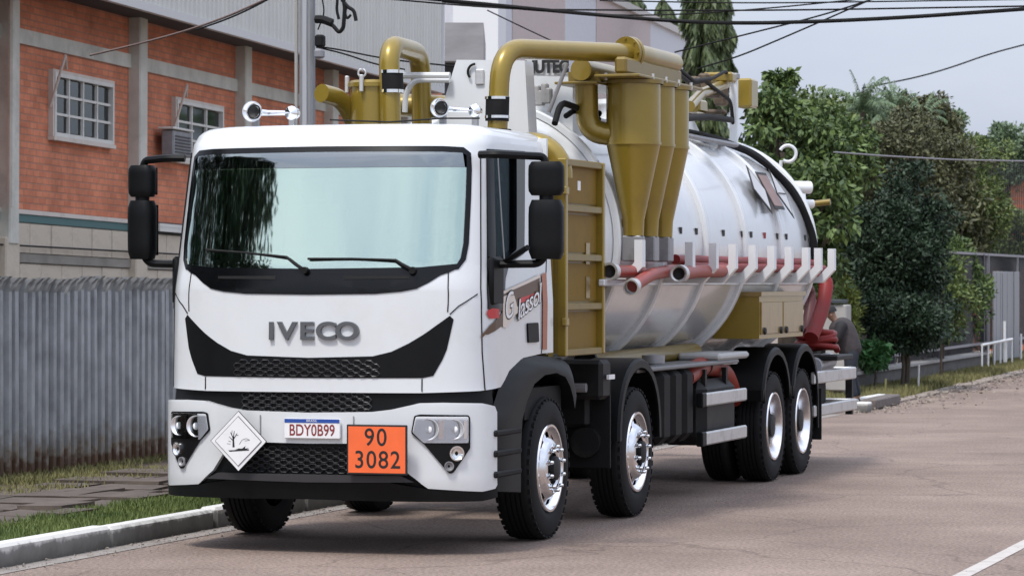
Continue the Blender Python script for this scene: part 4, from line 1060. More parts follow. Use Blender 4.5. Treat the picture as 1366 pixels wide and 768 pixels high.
# ribbed plastic tank behind axle two
y0_ = at(879, 540, x=1.12).y; y1_ = at(925, 540, x=1.12).y; zt_, zb_ = at(890, 490, x=1.12).z, at(905, 590, x=1.12).z
tk = MB(); K = 3; dy = (y1_-y0_)/K
for k in range(K): tk.rbox((.90, y0_+dy*(k+.5), (zt_+zb_)/2), (.48, dy*.86, zt_-zb_), .07)
tk.span((.70, y0_+.03, zb_+.06), (1.08, y1_-.03, zt_-.06)); tko = tk.build('fluid_tank', 'matte_black', truck, 30)
p = at(876, 482, x=1.05); MB().lathe([(0, .075), (.05, .075), (.055, .095), (.12, .095), (.13, .0005)], (1.0, p.y+.08, zt_-.02), (0, 0, 1), 20).build('filler_cap', 'grey_steel', truck)
# diesel tank further back behind the guards
MB().rbox((.92, 6.95, .72), (.42, 1.15, .56), .08).build('fuel_tank', 'chassis_black', truck, 30)
# side guards
def guard(u0, u1, v0t, v0b, x=1.215, th=.05):
    a_ = at(u0, (v0t+v0b)/2, x=x); c_ = at(u1, (v0t+v0b)/2, x=x); h = abs(at(u0, v0t, x=x).z-at(u0, v0b, x=x).z)
    return a_, c_, h
for (u0, u1, vt, vb) in ((942, 996, 524, 542), (942, 996, 576, 594)):
    a_, c_, h = guard(u0, u1, vt, vb); o = MB().rbox((1.2, (a_.y+c_.y)/2, a_.z), (.04, c_.y-a_.y, h), .012).build('side_guard', 'brushed_alu', truck, 30)
    MB().rbox((1.19, a_.y-.06, a_.z), (.06, .14, h+.01), .01).build('end_cap', 'black_plastic', o, 0)
    for k in (.25, .6): MB().box((1.10, a_.y+(c_.y-a_.y)*k, a_.z), (.18, .05, .05)).build('guard_arm', 'chassis_black', o, 0)
for k in (6.5, 7.25): MB().box((1.09, k, .78), (.04, .06, .62)).build('guard_upright', 'chassis_black', truck, 0)
for (u0, v0, u1, v1, hh) in ((1087, 507, 1142, 494, 16), (1087, 550, 1143, 537, 15)):
    a_ = at(u0, v0, x=1.2); c_ = at(u1, v1, x=1.2); h = hh/F_PX*((a_+c_)/2-CAM).dot(_fw)
    o = MB().rbox((1.18, (a_.y+c_.y)/2, (a_.z+c_.z)/2), (.05, c_.y-a_.y, h), .012).build('rear_side_guard', 'brushed_alu', truck, 30)
    MB().rbox((0.0, c_.y, (a_.z+c_.z)/2), (2.36, .06, h), .012).build('under_run_bar', 'brushed_alu', truck, 30)
p = at(1133, 520, x=1.1)
for sx in (1.1, -1.1, .45, -.45): MB().box((sx, p.y, .70), (.07, .07, .46)).build('bar_upright', 'chassis_black', truck, 0)
MB().rbox((0, 11.9, .98), (1.0, .9, .18), .02).build('rear_frame', 'chassis_black', truck, 0)
b = MB(); a_ = at(1085, 488, x=1.0); c_ = at(1120, 470, x=1.0); b.cyl((1.02, a_.y-.1, a_.z), (1.02, 12.0, a_.z+.04), .085, 20); b.build('rear_cylinder', mat('painted_grey', (.42, .42, .44), .35, dirt=((.2, .19, .18), .5, 4)), truck)
b = MB(); b.rbox((.8, 11.5, .74), (.5, .5, .3), .04); b.build('rear_box', 'matte_black', truck, 30)

# ================================================================== tank
TR, TZ = 1.08, 2.15
Y0, Y1 = 3.75, 11.0
hd = [(Y0-.52*math.sqrt(max(0, 1-(r/TR)**2)), r) for r in [TR*k/12 for k in range(0, 13)]]; hd[0] = (hd[0][0], .0005)
he = [(Y1+.36*math.sqrt(max(0, 1-(r/TR)**2)), r) for r in [TR*k/12 for k in range(12, -1, -1)]]; he[-1] = (he[-1][0], .0005)
MB().lathe([(Y0, TR)]+[(Y0+(Y1-Y0)*k/8, TR) for k in range(1, 9)], (0, 0, TZ), (0, 1, 0), 72).build('tank_shell', 'tank_steel', truck, 40)
MB().lathe(hd, (0, 0, TZ), (0, 1, 0), 72).build('front_head', 'white_paint', truck, 40)
MB().lathe(he, (0, 0, TZ), (0, 1, 0), 72).build('rear_head', 'white_paint', truck, 40)
def hoop(y, w_=.09, h=.045, m_='white_paint'):
    MB().lathe([(y-w_/2, TR-.01), (y-w_/2, TR+h*.7), (y-w_*.3, TR+h), (y+w_*.3, TR+h), (y+w_/2, TR+h*.7), (y+w_/2, TR-.01)], (0, 0, TZ), (0, 1, 0), 72).build('hoop', m_, truck, 30)
for y in (Y0, 5.15, 6.55, 8.0, 9.45, Y1-.05): hoop(y)
# support frame under tank
for sx in (-.42, .42): MB().rbox((sx, 7.4, 1.12), (.12, 7.4, .10), .01).build('sub_frame', 'white_steel', truck, 0)
for y in (4.3, 5.9, 7.5, 9.2, 10.6):
    q_ = [(a_, -math.sqrt(max(0, (TR+.02)**2-a_**2))+TZ) for a_ in [-.5+1.0*k/12 for k in range(13)]]
    poly = q_+[(.55, 1.05), (-.55, 1.05)]; b = MB(); b.prism(poly, (0, y, 0), (1, 0, 0), (0, 0, 1), (0, .05, 0)); recalc(b.build('saddle', 'white_steel', truck, 0))
# gold lower pipe along the frame
MB().cyl((.72, 4.2, 1.20), (.72, 7.6, 1.22), .075, 18).build('lower_pipe', 'gold_dirty', truck)
MB().lathe([(0, .10), (.05, .10), (.05, .0005)], (.72, 4.12, 1.20), (0, 1, 0), 18).build('pipe_flange', 'chassis_black', truck)
MB().rbox((.98, 5.8, 1.14), (.36, 3.4, .035), .01).build('walk_plate', mat('plate_grey', (.20, .20, .205), .5, metal=.4), truck, 0)
# hose cover (white roll cover) ahead of the tool box
MB().rbox((.98, 7.3, 1.19), (.38, 1.1, .06), .02).build('deck_cover', mat('cover_grey', (.42, .42, .41), .5), truck, 30)
# reflectors on tank
for u in (908, 929, 965, 990, 1002, 1020, 1037, 1049, 1074):
    s = TR*cos(math.asin((2.27-TZ)/TR)); p = at(u, 310, x=s+.003); MB().box((s+.004, p.y, 2.27), (.012, .055, .055)).build('reflector', 'ink_red' if u == 1020 else 'ink_black', truck, 0)
# boards on tank flank
def flank(u, v, w_, h, shape, mt, rim='ink_black', nm='warning_board'):
    # find the angle on the tank where the sight line passes
    best = None
    for k in range(5, 75):
        a_ = radians(k); p = at(u, v, x=(TR+.03)*cos(a_)); e = abs(p.z-(TZ+(TR+.03)*sin(a_)))
        if best is None or e < best[0]: best = (e, a_, p.y)
    a_ = best[1]; y = best[2]; n_ = Vector((cos(a_), 0, sin(a_))); up_ = Vector((-sin(a_), 0, cos(a_))); c = Vector((0, y, TZ))+n_*(TR+.05)
    sh = {'d': [(0, h/2), (w_/2, 0), (0, -h/2), (-w_/2, 0)], 'r': [(-w_/2, -h/2), (w_/2, -h/2), (w_/2, h/2), (-w_/2, h/2)], 't': [(-w_/2, h*.12), (0, h/2), (w_/2, h*.12), (0, -h/2)]}[shape]
    b = MB(); b.prism(sh, c, (0, 1, 0), up_, n_*.006); o = b.build(nm, rim, truck, 0); recalc(o)
    b = MB(); b.prism([(x*.84, z*.84) for x, z in sh], c+n_*.0075, (0, 1, 0), up_, n_*.002); recalc(b.build('face', mt, o, 0))
    return c, up_, n_, o
mat('board_grey', (.52, .52, .53), .4)
flank(1010, 254, .50, .52, 'd', 'board_grey'); c_, up_, n_, mo = flank(1024.5, 257, .42, .40, 'r', 'mauve_plate'); c2, up2, n2, do = flank(1039.5, 260, .40, .54, 'd', 'board_grey')
MB().box(c2+n2*.012, (.01, .3, .008)).build('divider', 'ink_black', do, 0)
# upper things: rail along tank top, manhole, cross pipes
MB().tube([(.52, 4.4, 3.17), (.52, 8.0, 3.17), (.56, 9.9, 3.15)], .025, 8).build('top_rail', 'grey_steel', truck)
for y in (5.2, 6.6, 8.0, 9.4): MB().cyl((.50, y, 3.06), (.52, y, 3.18), .014, 6).build('rail_stub', 'grey_steel', truck)
MB().lathe([(0, .34), (.26, .34), (.27, .38), (.31, .38), (.31, .0005)], (0, 8.3, 3.2), (0, 0, 1), 32).build('manhole', 'white_steel', truck)
MB().lathe([(0, .42), (.05, .42), (.30, .30), (.34, .20), (.36, .0005)], (-.1, 9.6, 3.1), (0, 0, 1), 32).build('dome_cover', 'brushed_alu', truck)
# hoses in black over tank rear
def loose(name, pts, r, m_, lab, cat, grp=None, n=10):
    o = MB().tube(fillet(pts, .25), r, n).build(name, m_, None, 60); tag(o, lab, cat, grp); return o
def tp(a_deg, y, k=.05): a_ = radians(a_deg); return (cos(a_)*(TR+k), y, TZ+sin(a_)*(TR+k))
MB().tube(fillet([tp(78, 8.9, .05), tp(68, 9.6, .06), tp(54, 10.3, .06), tp(30, 10.65, .05), tp(5, 10.8, .06), tp(-12, 10.85, .06)], .2), .036, 12).build('black_hose', 'rubber', truck)
MB().tube(fillet([tp(70, 9.2, .06), tp(58, 10.1, .06), tp(40, 10.5, .05), tp(15, 10.75, .06), tp(-8, 10.82, .06)], .2), .03, 10).build('black_hose', 'rubber', truck)
MB().tube(fillet([tp(60, 10.2, .04), tp(46, 10.5, .05), tp(22, 10.75, .05), tp(0, 10.9, .05)], .2), .022, 10).build('black_hose', 'rubber', truck)
# lifting eye ring at the rear
p = at(1051, 205, x=.45); b = MB(); rr_ = .085
b.tube([p+Vector((rr_*cos(t)*.95, .3*rr_*cos(t), rr_*sin(t))) for t in [-2.2+4.9*k/20 for k in range(21)]], .018, 8); b.cyl(p+Vector((-.07, 0, -.07)), p+Vector((-.1, .0, -.30)), .02, 8); b.build('lifting_hook', 'white_paint', truck)
# rear flanges: pipes sticking out
for (u, v, r, L_, m_) in ((1062, 250, .065, .12, 'white_steel'), (1066, 272, .045, .12, 'white_steel')):
    p = at(u, v, x=.75); MB().cyl((p.x-.1, p.y-.1, p.z), (p.x+L_, p.y+.1, p.z), r, 14).build('outlet_stub', m_, truck)
p = at(1085, 272, x=.7); b = MB(); b.cyl(p-Vector((.12, 0, .01)), p+Vector((.18, .0, .02)), .032, 12); b.build('valve_handle', 'gold_dirty', truck); MB().lathe([(0, .06), (.05, .06), (.05, .0005)], p-Vector((.15, 0, .01)), (1, 0, 0), 14).build('valve_body', 'white_steel', truck)
MB().cyl(at(1080, 245, x=.6)+Vector((-.1, 0, -.04)), at(1075, 330, x=.7), .05, 12).build('rear_pipe', 'white_steel', truck)

# ================================================================== gold pump cabinet behind the cab
ca = at(748, 212, x=1.2); cb = at(806, 218, x=1.2)
y0_, y1_ = 1.93, cb.y; zt_ = 2.735; zb_ = 1.30
box = MB().span((.25, y0_, zb_+.02), (1.15, y1_, zt_-.01)).build('pump_cabinet', 'gold_dirty', truck, 0)
fr = MB(); t = .055
for yy in (y0_, y1_-t): MB().rbox((1.175, yy+t/2, (zt_+zb_)/2), (.07, t, zt_-zb_), .008).build('frame_post', 'gold_paint', box, 0)
nb = 4
for k in range(nb+1):
    zz = zb_+(zt_-zb_)*k/nb; zz = min(max(zz, zb_+.025), zt_-.025)
    MB().rbox((1.172, (y0_+y1_)/2, zz), (.058, y1_-y0_-2*t-.004, .05 if k not in (0,) else .05), .006).build('cross_bar', 'gold_dirty', box, 0)
for k in range(nb):
    z0_ = zb_+(zt_-zb_)*k/nb+.03; z1_ = zb_+(zt_-zb_)*(k+1)/nb-.03; MB().box((1.1545, (y0_+y1_)/2, (z0_+z1_)/2), (.006, y1_-y0_-2*t-.01, z1_-z0_-.02)).build('panel', mat('gold_panel', (.20, .118, .012), .55, metal=.1, spec=.25, dirt=((.11, .065, .012), .6, 5)), box, 0)
for zz in (1.55, 2.5): MB().rbox((1.21, y0_-.02, zz), (.04, .08, .06), .008).build('hinge', 'gold_paint', box, 0)
MB().box((1.16, y1_-.32, 2.05), (.012, .1, .16)).build('latch', 'khaki_panel', box, 0); MB().box((1.16, y1_-.32, 1.80), (.012, .1, .16)).build('latch', 'khaki_panel', box, 0)
MB().box((1.16, y0_+.5, 2.55), (.008, .07, .07)).build('small_label', 'plate_white', box, 0)
MB().span((.95, 1.78, 1.3), (1.12, 1.91, 2.7)).build('side_gap_panel', 'gold_dirty', truck, 0)
# gold elbow beside the cab rear
e0 = at(712, 186, y=2.1); MB().tube(arc((e0.x-.02, 2.1, 2.62), .24, pi/2+.3, -.1, 10, (1, 0, 0), (0, 0, 1)), .075, 16).build('elbow_pipe', 'gold_paint', truck)

# ---- gold pipework
def pipe(nm, pts, r, fil=.25, m_='gold_paint', n=22, par=truck, k=8):
    return MB().tube(fillet(pts, fil, k), r, n).build(nm, m_, par, 50)
pA = at(663, 150, y=2.3); pT = at(668, 68, y=2.3); pF = at(836, 71, x=1.12)
zP = 3.56
a0 = Vector((pA.x, 2.3, 2.9)); a1 = Vector((pA.x+.03, 2.3, 0)); a1.z = at(690, 64, y=2.3).z
a2 = pF; 
main = pipe('suction_pipe', [a0, a1, a2], .075, .26)
MB().cyl(a0+Vector((0, 0, .13)), a0+Vector((0.005, 0, .31)), .088, 24).build('rubber_sleeve', 'rubber', main)
for zz in (.15, .29): MB().cyl(a0+Vector((0, 0, zz)), a0+Vector((0, 0, zz+.02)), .092, 24).build('clamp', 'chrome', main)
MB().lathe([(0, .16), (.05, .15), (.09, .10), (.09, .07)], a0-Vector((0, 0, .02)), (0, 0, 1), 24).build('roof_boot', 'rubber', main)
dF = (a2-a1).normalized()
# flanges facing along the pipe
MB().lathe([(-.01, .07), (-.01, .13), (.02, .13), (.02, .07)], a2, dF, 28).build('flange', 'gold_paint', main)
MB().lathe([(.03, .07), (.03, .13), (.06, .13), (.06, .0005)], a2, dF, 28).build('flange', 'gold_paint', main)
Af = dF.cross(Vector((0, 0, 1))).normalized(); Bf = Af.cross(dF)
bolt = None
for k in range(8):
    q_ = 2*pi*k/8; c = a2+(Af*cos(q_)+Bf*sin(q_))*.112
    MB().cyl(c-dF*.025, c+dF*.075, .011, 6).build('bolt', 'gold_paint', main)
# manifold above cyclones (box duct along y)
yc = [at(845, 318, x=1.2).y, 0, 0]; yc[1] = at(863.5, 318, x=1.2).y+.02; yc[2] = at(882.5, 318, x=1.2).y+.03
pipe('manifold', [a2+dF*.05, (1.16, a2.y+.35, a2.z), (1.16, yc[2]+.5, a2.z-.0)], .082, .15)
MB().rbox((1.18, (yc[0]+yc[2])/2+.1, a2.z-.12), (.10, 1.7, .13), .02).build('manifold_web', 'gold_dirty', truck, 0)
MB().rbox((1.19, (yc[0]+yc[2])/2+.1, 3.42), (.36, 2.0, .022), .005).build('manifold_plate', 'gold_dirty', truck, 0)
cy = empty('cyclone', (1.2, yc[0], 0)); cy.parent = truck
zc0, zc1, zc2 = 3.375, 2.915, 2.20
MB().lathe([(zc0+.01, .0005), (zc0+.01, .20), (zc0, .212), (zc1+.01, .212), (zc1+.01, .218), (zc1-.01, .218), (zc1-.01, .210), (zc2+.12, .085), (zc2, .080), (zc2, .0005)], (0, 0, 0), (0, 0, 1), 40).build('cone_body', 'gold_paint', cy, 25)
MB().lathe([(zc0, .235), (zc0+.03, .235), (zc0+.03, .0005)], (0, 0, 0), (0, 0, 1), 32).build('top_flange', 'gold_dirty', cy)
MB().rbox((0, 0, zc2-.10), (.15, .15, .20), .01).build('drain_box', 'grey_steel', cy, 0)
MB().rbox((-.16, 0, zc2+.10), (.24, .04, .06), .01).build('stay', 'gold_dirty', cy, 0)
for k in (1, 2):
    c = copy_tree(cy, truck); c.location = (1.2, yc[k], 0)
for k in range(9): MB().cyl((1.04+.32*(k % 2), yc[0]-.22+k*.2, 3.40), (1.04+.32*(k % 2), yc[0]-.22+k*.2, 3.455), .014, 6).build('bolt', 'brushed_alu', truck, 0)
# inner manifold and elbow into the first cyclone
pI = at(775, 93, x=.85)
pipe('inner_manifold', [(.85, pI.y, pI.z), (.85, pI.y+2.0, pI.z)], .085, .1)
MB().rbox((.85, pI.y+.9, pI.z-.11), (.34, 2.1, .02), .004).build('inner_plate', 'gold_dirty', truck, 0)
pE = at(778, 112, x=.85); pipe('inlet_elbow', [(.85, pI.y+.15, pI.z-.1), (.85, pI.y+.18, pI.z-.48), (1.15, yc[0]-.05, pI.z-.50)], .09, .30)
for k in range(4): MB().box((.85, pI.y+.1+k*.5, pI.z-.06), (.26, .015, .10)).build('gusset', 'gold_dirty', truck, 0)
# strut
MB().cyl(at(757, 85, y=3.3), at(732, 150, y=3.3), .016, 8).build('strut', 'grey_steel', truck)
# ---- white top-of-tank housing and sign behind the cab
def slab3(px, y, th, nm, m_, par=truck):
    q_ = [at(u, v, y=y) for u, v in px]; b = MB(); b.prism([(p.x, p.z) for p in q_], (0, y, 0), (1, 0, 0), (0, 0, 1), (0, th, 0)); o = b.build(nm, m_, par, 0); recalc(o); return o
slab3([(609, 80), (700, 81), (706, 190), (575, 190)], 3.05, .22, 'tower_housing', 'white_paint')
sn = slab3([(700, 74), (757, 76), (757, 101), (703, 101)], 3.9, .04, 'sign_board', mat('sign_grey', (.55, .55, .55), .5))
p = at(729, 90, y=3.88); text('NUTEC', 'lettering', .135, 'ink_black', sn, p, (pi/2, 0, 0), .003, .85, .006, .95)
slab3([(704, 101), (764, 103), (764, 190), (706, 190)], 4.1, .5, 'rear_housing', 'white_paint')
for (x_, y_) in ((.0, 0), (1, 1)):
    pass
b = MB(); 
for i in range(5): b.rbox(at(712+i*5, 125+3*(i % 3), y=3.95), (.05, .08, .12+.04*(i % 2)), .01)
b.build('valve_group', mat('valve_grey', (.30, .29, .28), .5, var=.3), truck, 0)
p = at(640, 103, y=3.04); MB().rbox(p, (.07, .02, .12), .008).build('junction_box', 'brushed_alu', truck, 30)
MB().tube(arc(at(634, 96, y=3.03), .06, 1.6, 3.9, 8, (1, 0, 0), (0, 0, 1)), .01, 6).build('cable_loop', 'matte_black', truck)
# left hand rail frame
b = MB(); y_ = 3.0
b.tube(fillet([at(530, 101, y=y_), at(600, 101, y=y_)], .05), .026, 10); b.tube(fillet([at(540, 150, y=y_), at(541, 125, y=y_), at(552, 107, y=y_), at(600, 107, y=y_)], .06), .022, 10); b.build('hand_rail', 'white_paint', truck)
pipe('left_header', [at(520, 140, y=3.4), at(600, 143, y=3.4)], .09, .05)
# filter canister, left
cc = at(498, 130, y=2.6); cx_ = cc.x; fl_ = empty('filter_canister', (cx_, 2.6, 2.6)); fl_.parent = truck
zT = at(498, 108, y=2.6).z-2.6
MB().lathe([(0, .175), (zT-.05, .175), (zT-.05, .195), (zT-.02, .195), (zT-.02, .19), (zT, .17), (zT, .0005)], (0, 0, 0), (0, 0, 1), 36).build('canister', 'gold_paint', fl_, 30)
for a_ in (3.6, 4.6, 5.6): MB().rbox((.2*cos(a_), .2*sin(a_), zT-.03), (.03, .03, .13), .006).build('toggle_clamp', 'brushed_alu', fl_, 0)
MB().tube([Vector((-.03+.03*cos(t), -.17, zT+.05+.03*sin(t))) for t in [2*pi*k/12 for k in range(12)]], .008, 6, closed=True).build('ring_bolt', 'brushed_alu', fl_)
# inverted U pipe rising from it
uT = at(512, 70, y=2.55)
u0 = at(523, 150, y=2.45); u1 = at(520, 70, y=2.45)
up_p = pipe('return_pipe', [Vector((u0.x, 2.45, 2.7)), Vector((u1.x-.01, 2.45, u1.z+.06)), Vector((u1.x-.05, 3.3, u1.z+.05)), Vector((u1.x-.05, 3.35, 2.9))], .078, .20)
MB().cyl(Vector((u0.x, 2.45, at(523, 122, y=2.45).z)), Vector((u0.x-.005, 2.45, at(523, 96, y=2.45).z)), .088, 22).build('rubber_sleeve', 'rubber', up_p)
for v_ in (122, 96): MB().cyl(Vector((u0.x, 2.45, at(523, v_, y=2.45).z-.012)), Vector((u0.x, 2.45, at(523, v_, y=2.45).z+.012)), .092, 22).build('clamp', 'chrome', up_p)
l0 = at(446, 132, y=2.5); pipe('exhaust_elbow', [(l0.x-.01, 2.25, l0.z+.03), (l0.x+.07, 2.5, l0.z+.0), (l0.x+.15, 2.7, l0.z-.3)], .07, .2)
# rear platform posts and gold box
pp = at(979, 105, x=.35); pb = at(974, 188, x=.35); MB().rbox(((pp.x), pp.y, (pp.z+pb.z)/2), (.075, .075, pp.z-pb.z+.1), .01).build('rear_post', 'white_paint', truck, 0)
MB().rbox((pp.x-.01, pp.y-.02, pp.z+.02), (.13, .1, .06), .01).build('post_cap', 'grey_steel', truck, 0)
p = at(996, 125, x=.35); MB().rbox((p.x, p.y, p.z), (.17, .3, .29), .02).build('gold_box', 'gold_paint', truck, 30)
pipe('rear_crossover', [at(968, 112, x=.3), at(935, 125, x=.45), at(920, 142, x=.6)], .05, .05)
MB().rbox(at(960, 104, x=.3), (.3, .2, .10), .02).build('crossover_block', 'gold_paint', truck, 0)
MB().rbox(at(928, 142, x=.5), (.16, .3, .12), .02).build('crossover_foot', 'gold_paint', truck, 0)
for (u, v, w_, h_) in ((925, 112, .12, .14), (940, 112, .1, .2), (952, 120, .16, .16), (962, 128, .12, .2), (935, 150, .5, .05)): MB().rbox(at(u, v, x=.2), (w_, .15, h_), .02).build('valve_block', mat('rust_brown', (.10, .07, .045), .7, var=.4, vscale=9), truck, 0)
pipe('control_hose', [at(905, 92, x=.9), at(925, 108, x=.8), at(950, 105, x=.5), at(968, 95, x=.4), at(976, 110, x=.3)], .018, .15, 'rubber', 8)
pipe('control_hose', [at(906, 100, x=.9), at(922, 112, x=.8), at(940, 108, x=.5), at(975, 135, x=.4), at(980, 190, x=.3)], .018, .15, 'rubber', 8)
pipe('control_hose', [at(740, 165, x=.75), at(748, 136, x=.75), at(775, 146, x=.8), at(800, 152, x=.9)], .026, .12, 'rubber', 8)
pipe('control_hose', [at(755, 155, x=.75), at(768, 146, x=.75), at(800, 160, x=.9)], .022, .12, 'rubber', 8)
pipe('control_hose', [at(915, 158, x=.8), at(945, 156, x=.6), at(975, 160, x=.4)], .03, .12, 'rubber', 8)

# ================================================================== hose rack on the flank
XR = 1.30; rk = None
rail = MB().rbox((1.02, 7.0, 1.835), (.06, 7.9, .05), .008).build('rack_rail', 'white_paint', truck, 0)
MB().rbox((1.20, 3.4, 1.835), (.05, 1.0, .05), .008).build('rack_rail', 'white_paint', truck, 0)
for u in (854, 921, 952.5, 978.5, 1005, 1030, 1053, 1075.6, 1092, 1110):
    y_ = at(u, 325, x=XR).y
    if rk is None:
        b = MB(); t = .045; z0_ = 1.85
        pts = [(1.00, z0_-.02), (XR-.09, z0_-.02), (XR+.03, z0_+.105), (XR+.03, 2.165), (XR-.035, 2.165), (XR-.035, z0_+.14), (XR-.135, z0_+.04), (1.00, z0_+.04)]
        b.prism(pts, (0, -.045, 0), (1, 0, 0), (0, 0, 1), (0, .09, 0)); rk = b.build('rack_stake', 'white_paint', truck, 0); recalc(rk); o = rk
    else: o = rk.copy(); COL.objects.link(o); o.parent = truck
    o.location = (0, y_, 0)
# red hoses on the rack: each its own thing
def rackhose(x, z, y0, y1, r, lab, wob=.02, m_='red_hose', seed=1):
    rr_ = random.Random(seed); n = 14; pts = [(x+rr_.uniform(-wob, wob), y0+(y1-y0)*i/n, z+rr_.uniform(-.006, .006)) for i in range(n+1)]
    o = MB().tube(pts, r, 12).build('suction_hose', m_, None, 60); return tag(o, lab, 'hose', 'red suction hoses on the flank rack')
rackhose(1.18, 1.965, 5.6, 11.0, .040, 'bright red hose in front on the rack between the white stakes', seed=1)
rackhose(1.13, 2.02, 5.3, 10.9, .042, 'darker red hose lying higher and behind on the rack', seed=2)
h = MB().tube(fillet([(1.16, 4.4, 1.99), (1.28, 4.2, 1.92), (1.40, 3.75, 1.89)], .2), .06, 14).build('suction_hose', 'orange_hose', None, 60)
bpy.data.objects.remove(h)
# short hose with open steel mouth facing front
pm = at(907, 365, x=1.36); ps = at(850, 374, x=1.30)
o = empty('suction_hose', (pm.x, pm.y, pm.z)); tag(o, 'short orange red hose with open steel coupling pushed through the rack below the cyclones', 'hose', 'red suction hoses on the flank rack')
tl = Vector((1.30, pm.y+.0, 0))
MB().tube([Vector((0, .0, 0)), Vector((-.10, .9, .02)), Vector((-.16, 2.2, .03))], .055, 14, cap=False).build('hose_body', 'orange_hose', o, 60)
MB().lathe([(-.04, .05), (-.05, .062), (-.05, .072), (.04, .072), (.04, .060)], (0, 0, 0), (0, 1, 0), 22).build('coupling', 'brushed_alu', o)
MB().lathe([(.02, .055), (.03, .0005)], (0, 0, 0), (0, 1, 0), 16).build('bore', 'ink_black', o)
o = empty('suction_hose', (0, 0, 0)); tag(o, 'orange red hose slanting down through the rack beside the gold cabinet', 'hose', 'red suction hoses on the flank rack')
q0 = at(900, 360, x=1.15); q1 = at(868, 366, x=1.33); q2 = at(845, 381, x=1.37)
MB().tube(fillet([q0, q1, q2], .3), .05, 14).build('hose_body', 'orange_hose', o, 60)
MB().lathe([(0, .05), (0, .062), (.10, .062), (.10, .05)], q2, (q2-q1), 20).build('coupling', 'brushed_alu', o)
pn = at(814, 362, x=1.24); o = empty('suction_hose', (pn.x, pn.y, pn.z)); tag(o, 'round open hose mouth right behind the gold cabinet on the rack', 'hose', 'red suction hoses on the flank rack')
MB().tube([(0, 0, 0), (.0, .9, 0)], .05, 14, cap=False).build('hose_body', 'orange_hose', o, 60); MB().lathe([(-.03, .05), (-.03, .068), (.06, .068), (.06, .05)], (0, 0, 0), (0, 1, 0), 22).build('coupling', 'brushed_alu', o); MB().lathe([(.02, .05), (.03, .0005)], (0, 0, 0), (0, 1, 0), 16).build('bore', 'ink_black', o)
# orange elbow hose low between tanks
e0, e1, e2 = at(915, 500, x=1.0), at(938, 487, x=1.0), at(968, 497, x=.95)
pipe('orange_hose', [e0-Vector((0, .05, .02)), e1+Vector((0, 0, .01)), e2, e2+Vector((-.05, .5, -.25))], .085, .3, 'orange_hose')
MB().tube([e1+Vector((0, -.03, .0))+Vector((.09*cos(t), 0, .09*sin(t))) for t in [2*pi*k/16 for k in range(16)]], .008, 6, closed=True).build('hose_clamp', 'ink_black', truck)
# tool box above the rear axles
tb0 = at(1015, 452, x=1.2); tb1 = at(1073, 385, x=1.2); ty0, ty1 = tb0.y, tb1.y; tz0, tz1 = tb0.z+.0, at(1015, 391, x=1.2).z
tx0 = at(952, 452, y=ty0).x
tb = MB().span((tx0, ty0, tz0), (1.185, ty1, tz1-.03)).build('tool_box', 'gold_paint', truck, 0)
MB().span((tx0-.01, ty0-.02, tz1-.028), (1.21, ty1+.02, tz1+.012)).build('lid', 'khaki_panel', tb, 0)
for k in (0, 1):
    a_ = ty0+.03+(ty1-ty0-.04)*k/2; c_ = a_+(ty1-ty0-.08)/2
    MB().rbox((1.19, (a_+c_)/2, (tz0+tz1)/2-.02), (.02, c_-a_-.02, tz1-tz0-.12), .006).build('tool_box_door', 'khaki_panel', tb, 0)
    for yy in (a_+.10, c_-.10): MB().lathe([(0, .035), (.02, .03), (.02, .0005)], (1.2, yy, tz0+.07), (1, 0, 0), 12).build('latch', 'ink_black', tb)
# red hose hanging at the rear and its coil
h0 = at(1103, 376, x=1.05); h1 = at(1098, 410, x=1.05); h2 = at(1082, 450, x=1.0)
loose('hanging_hose', [h0+Vector((-.1, 0, .1)), h0, h1, h2], .075, 'red_hose', 'thick dark red hose hanging down from the rack at the rear of the truck', 'hose')
loose('hanging_hose', [h0+Vector((-.5, -.3, .1)), at(1084, 385, x=.8), at(1078, 430, x=.8), at(1073, 455, x=.8)], .06, mat('dark_red', (.10, .02, .02), .5), 'dim maroon hose hanging behind the gold tool box', 'hose')
cl = at(1089, 455, x=.95); b = MB(); pts = []
for k in range(4*22):
    t = 2*pi*k/22; z_ = cl.z-.09+.2*k/88; pts.append((cl.x+(.21-.04*k/88)*cos(t), cl.y+(.24)*sin(t)*.9, z_+.02*sin(t*1.7)))
b.tube(pts, .032, 8); tag(b.build('coiled_hose', 'red_hose', None, 60), 'red hose wound into a coil on the rear deck of the truck', 'hose')
MB().rbox((cl.x, cl.y, cl.z-.16), (.6, .8, .05), .01).build('rear_deck', 'chassis_black', truck, 0)

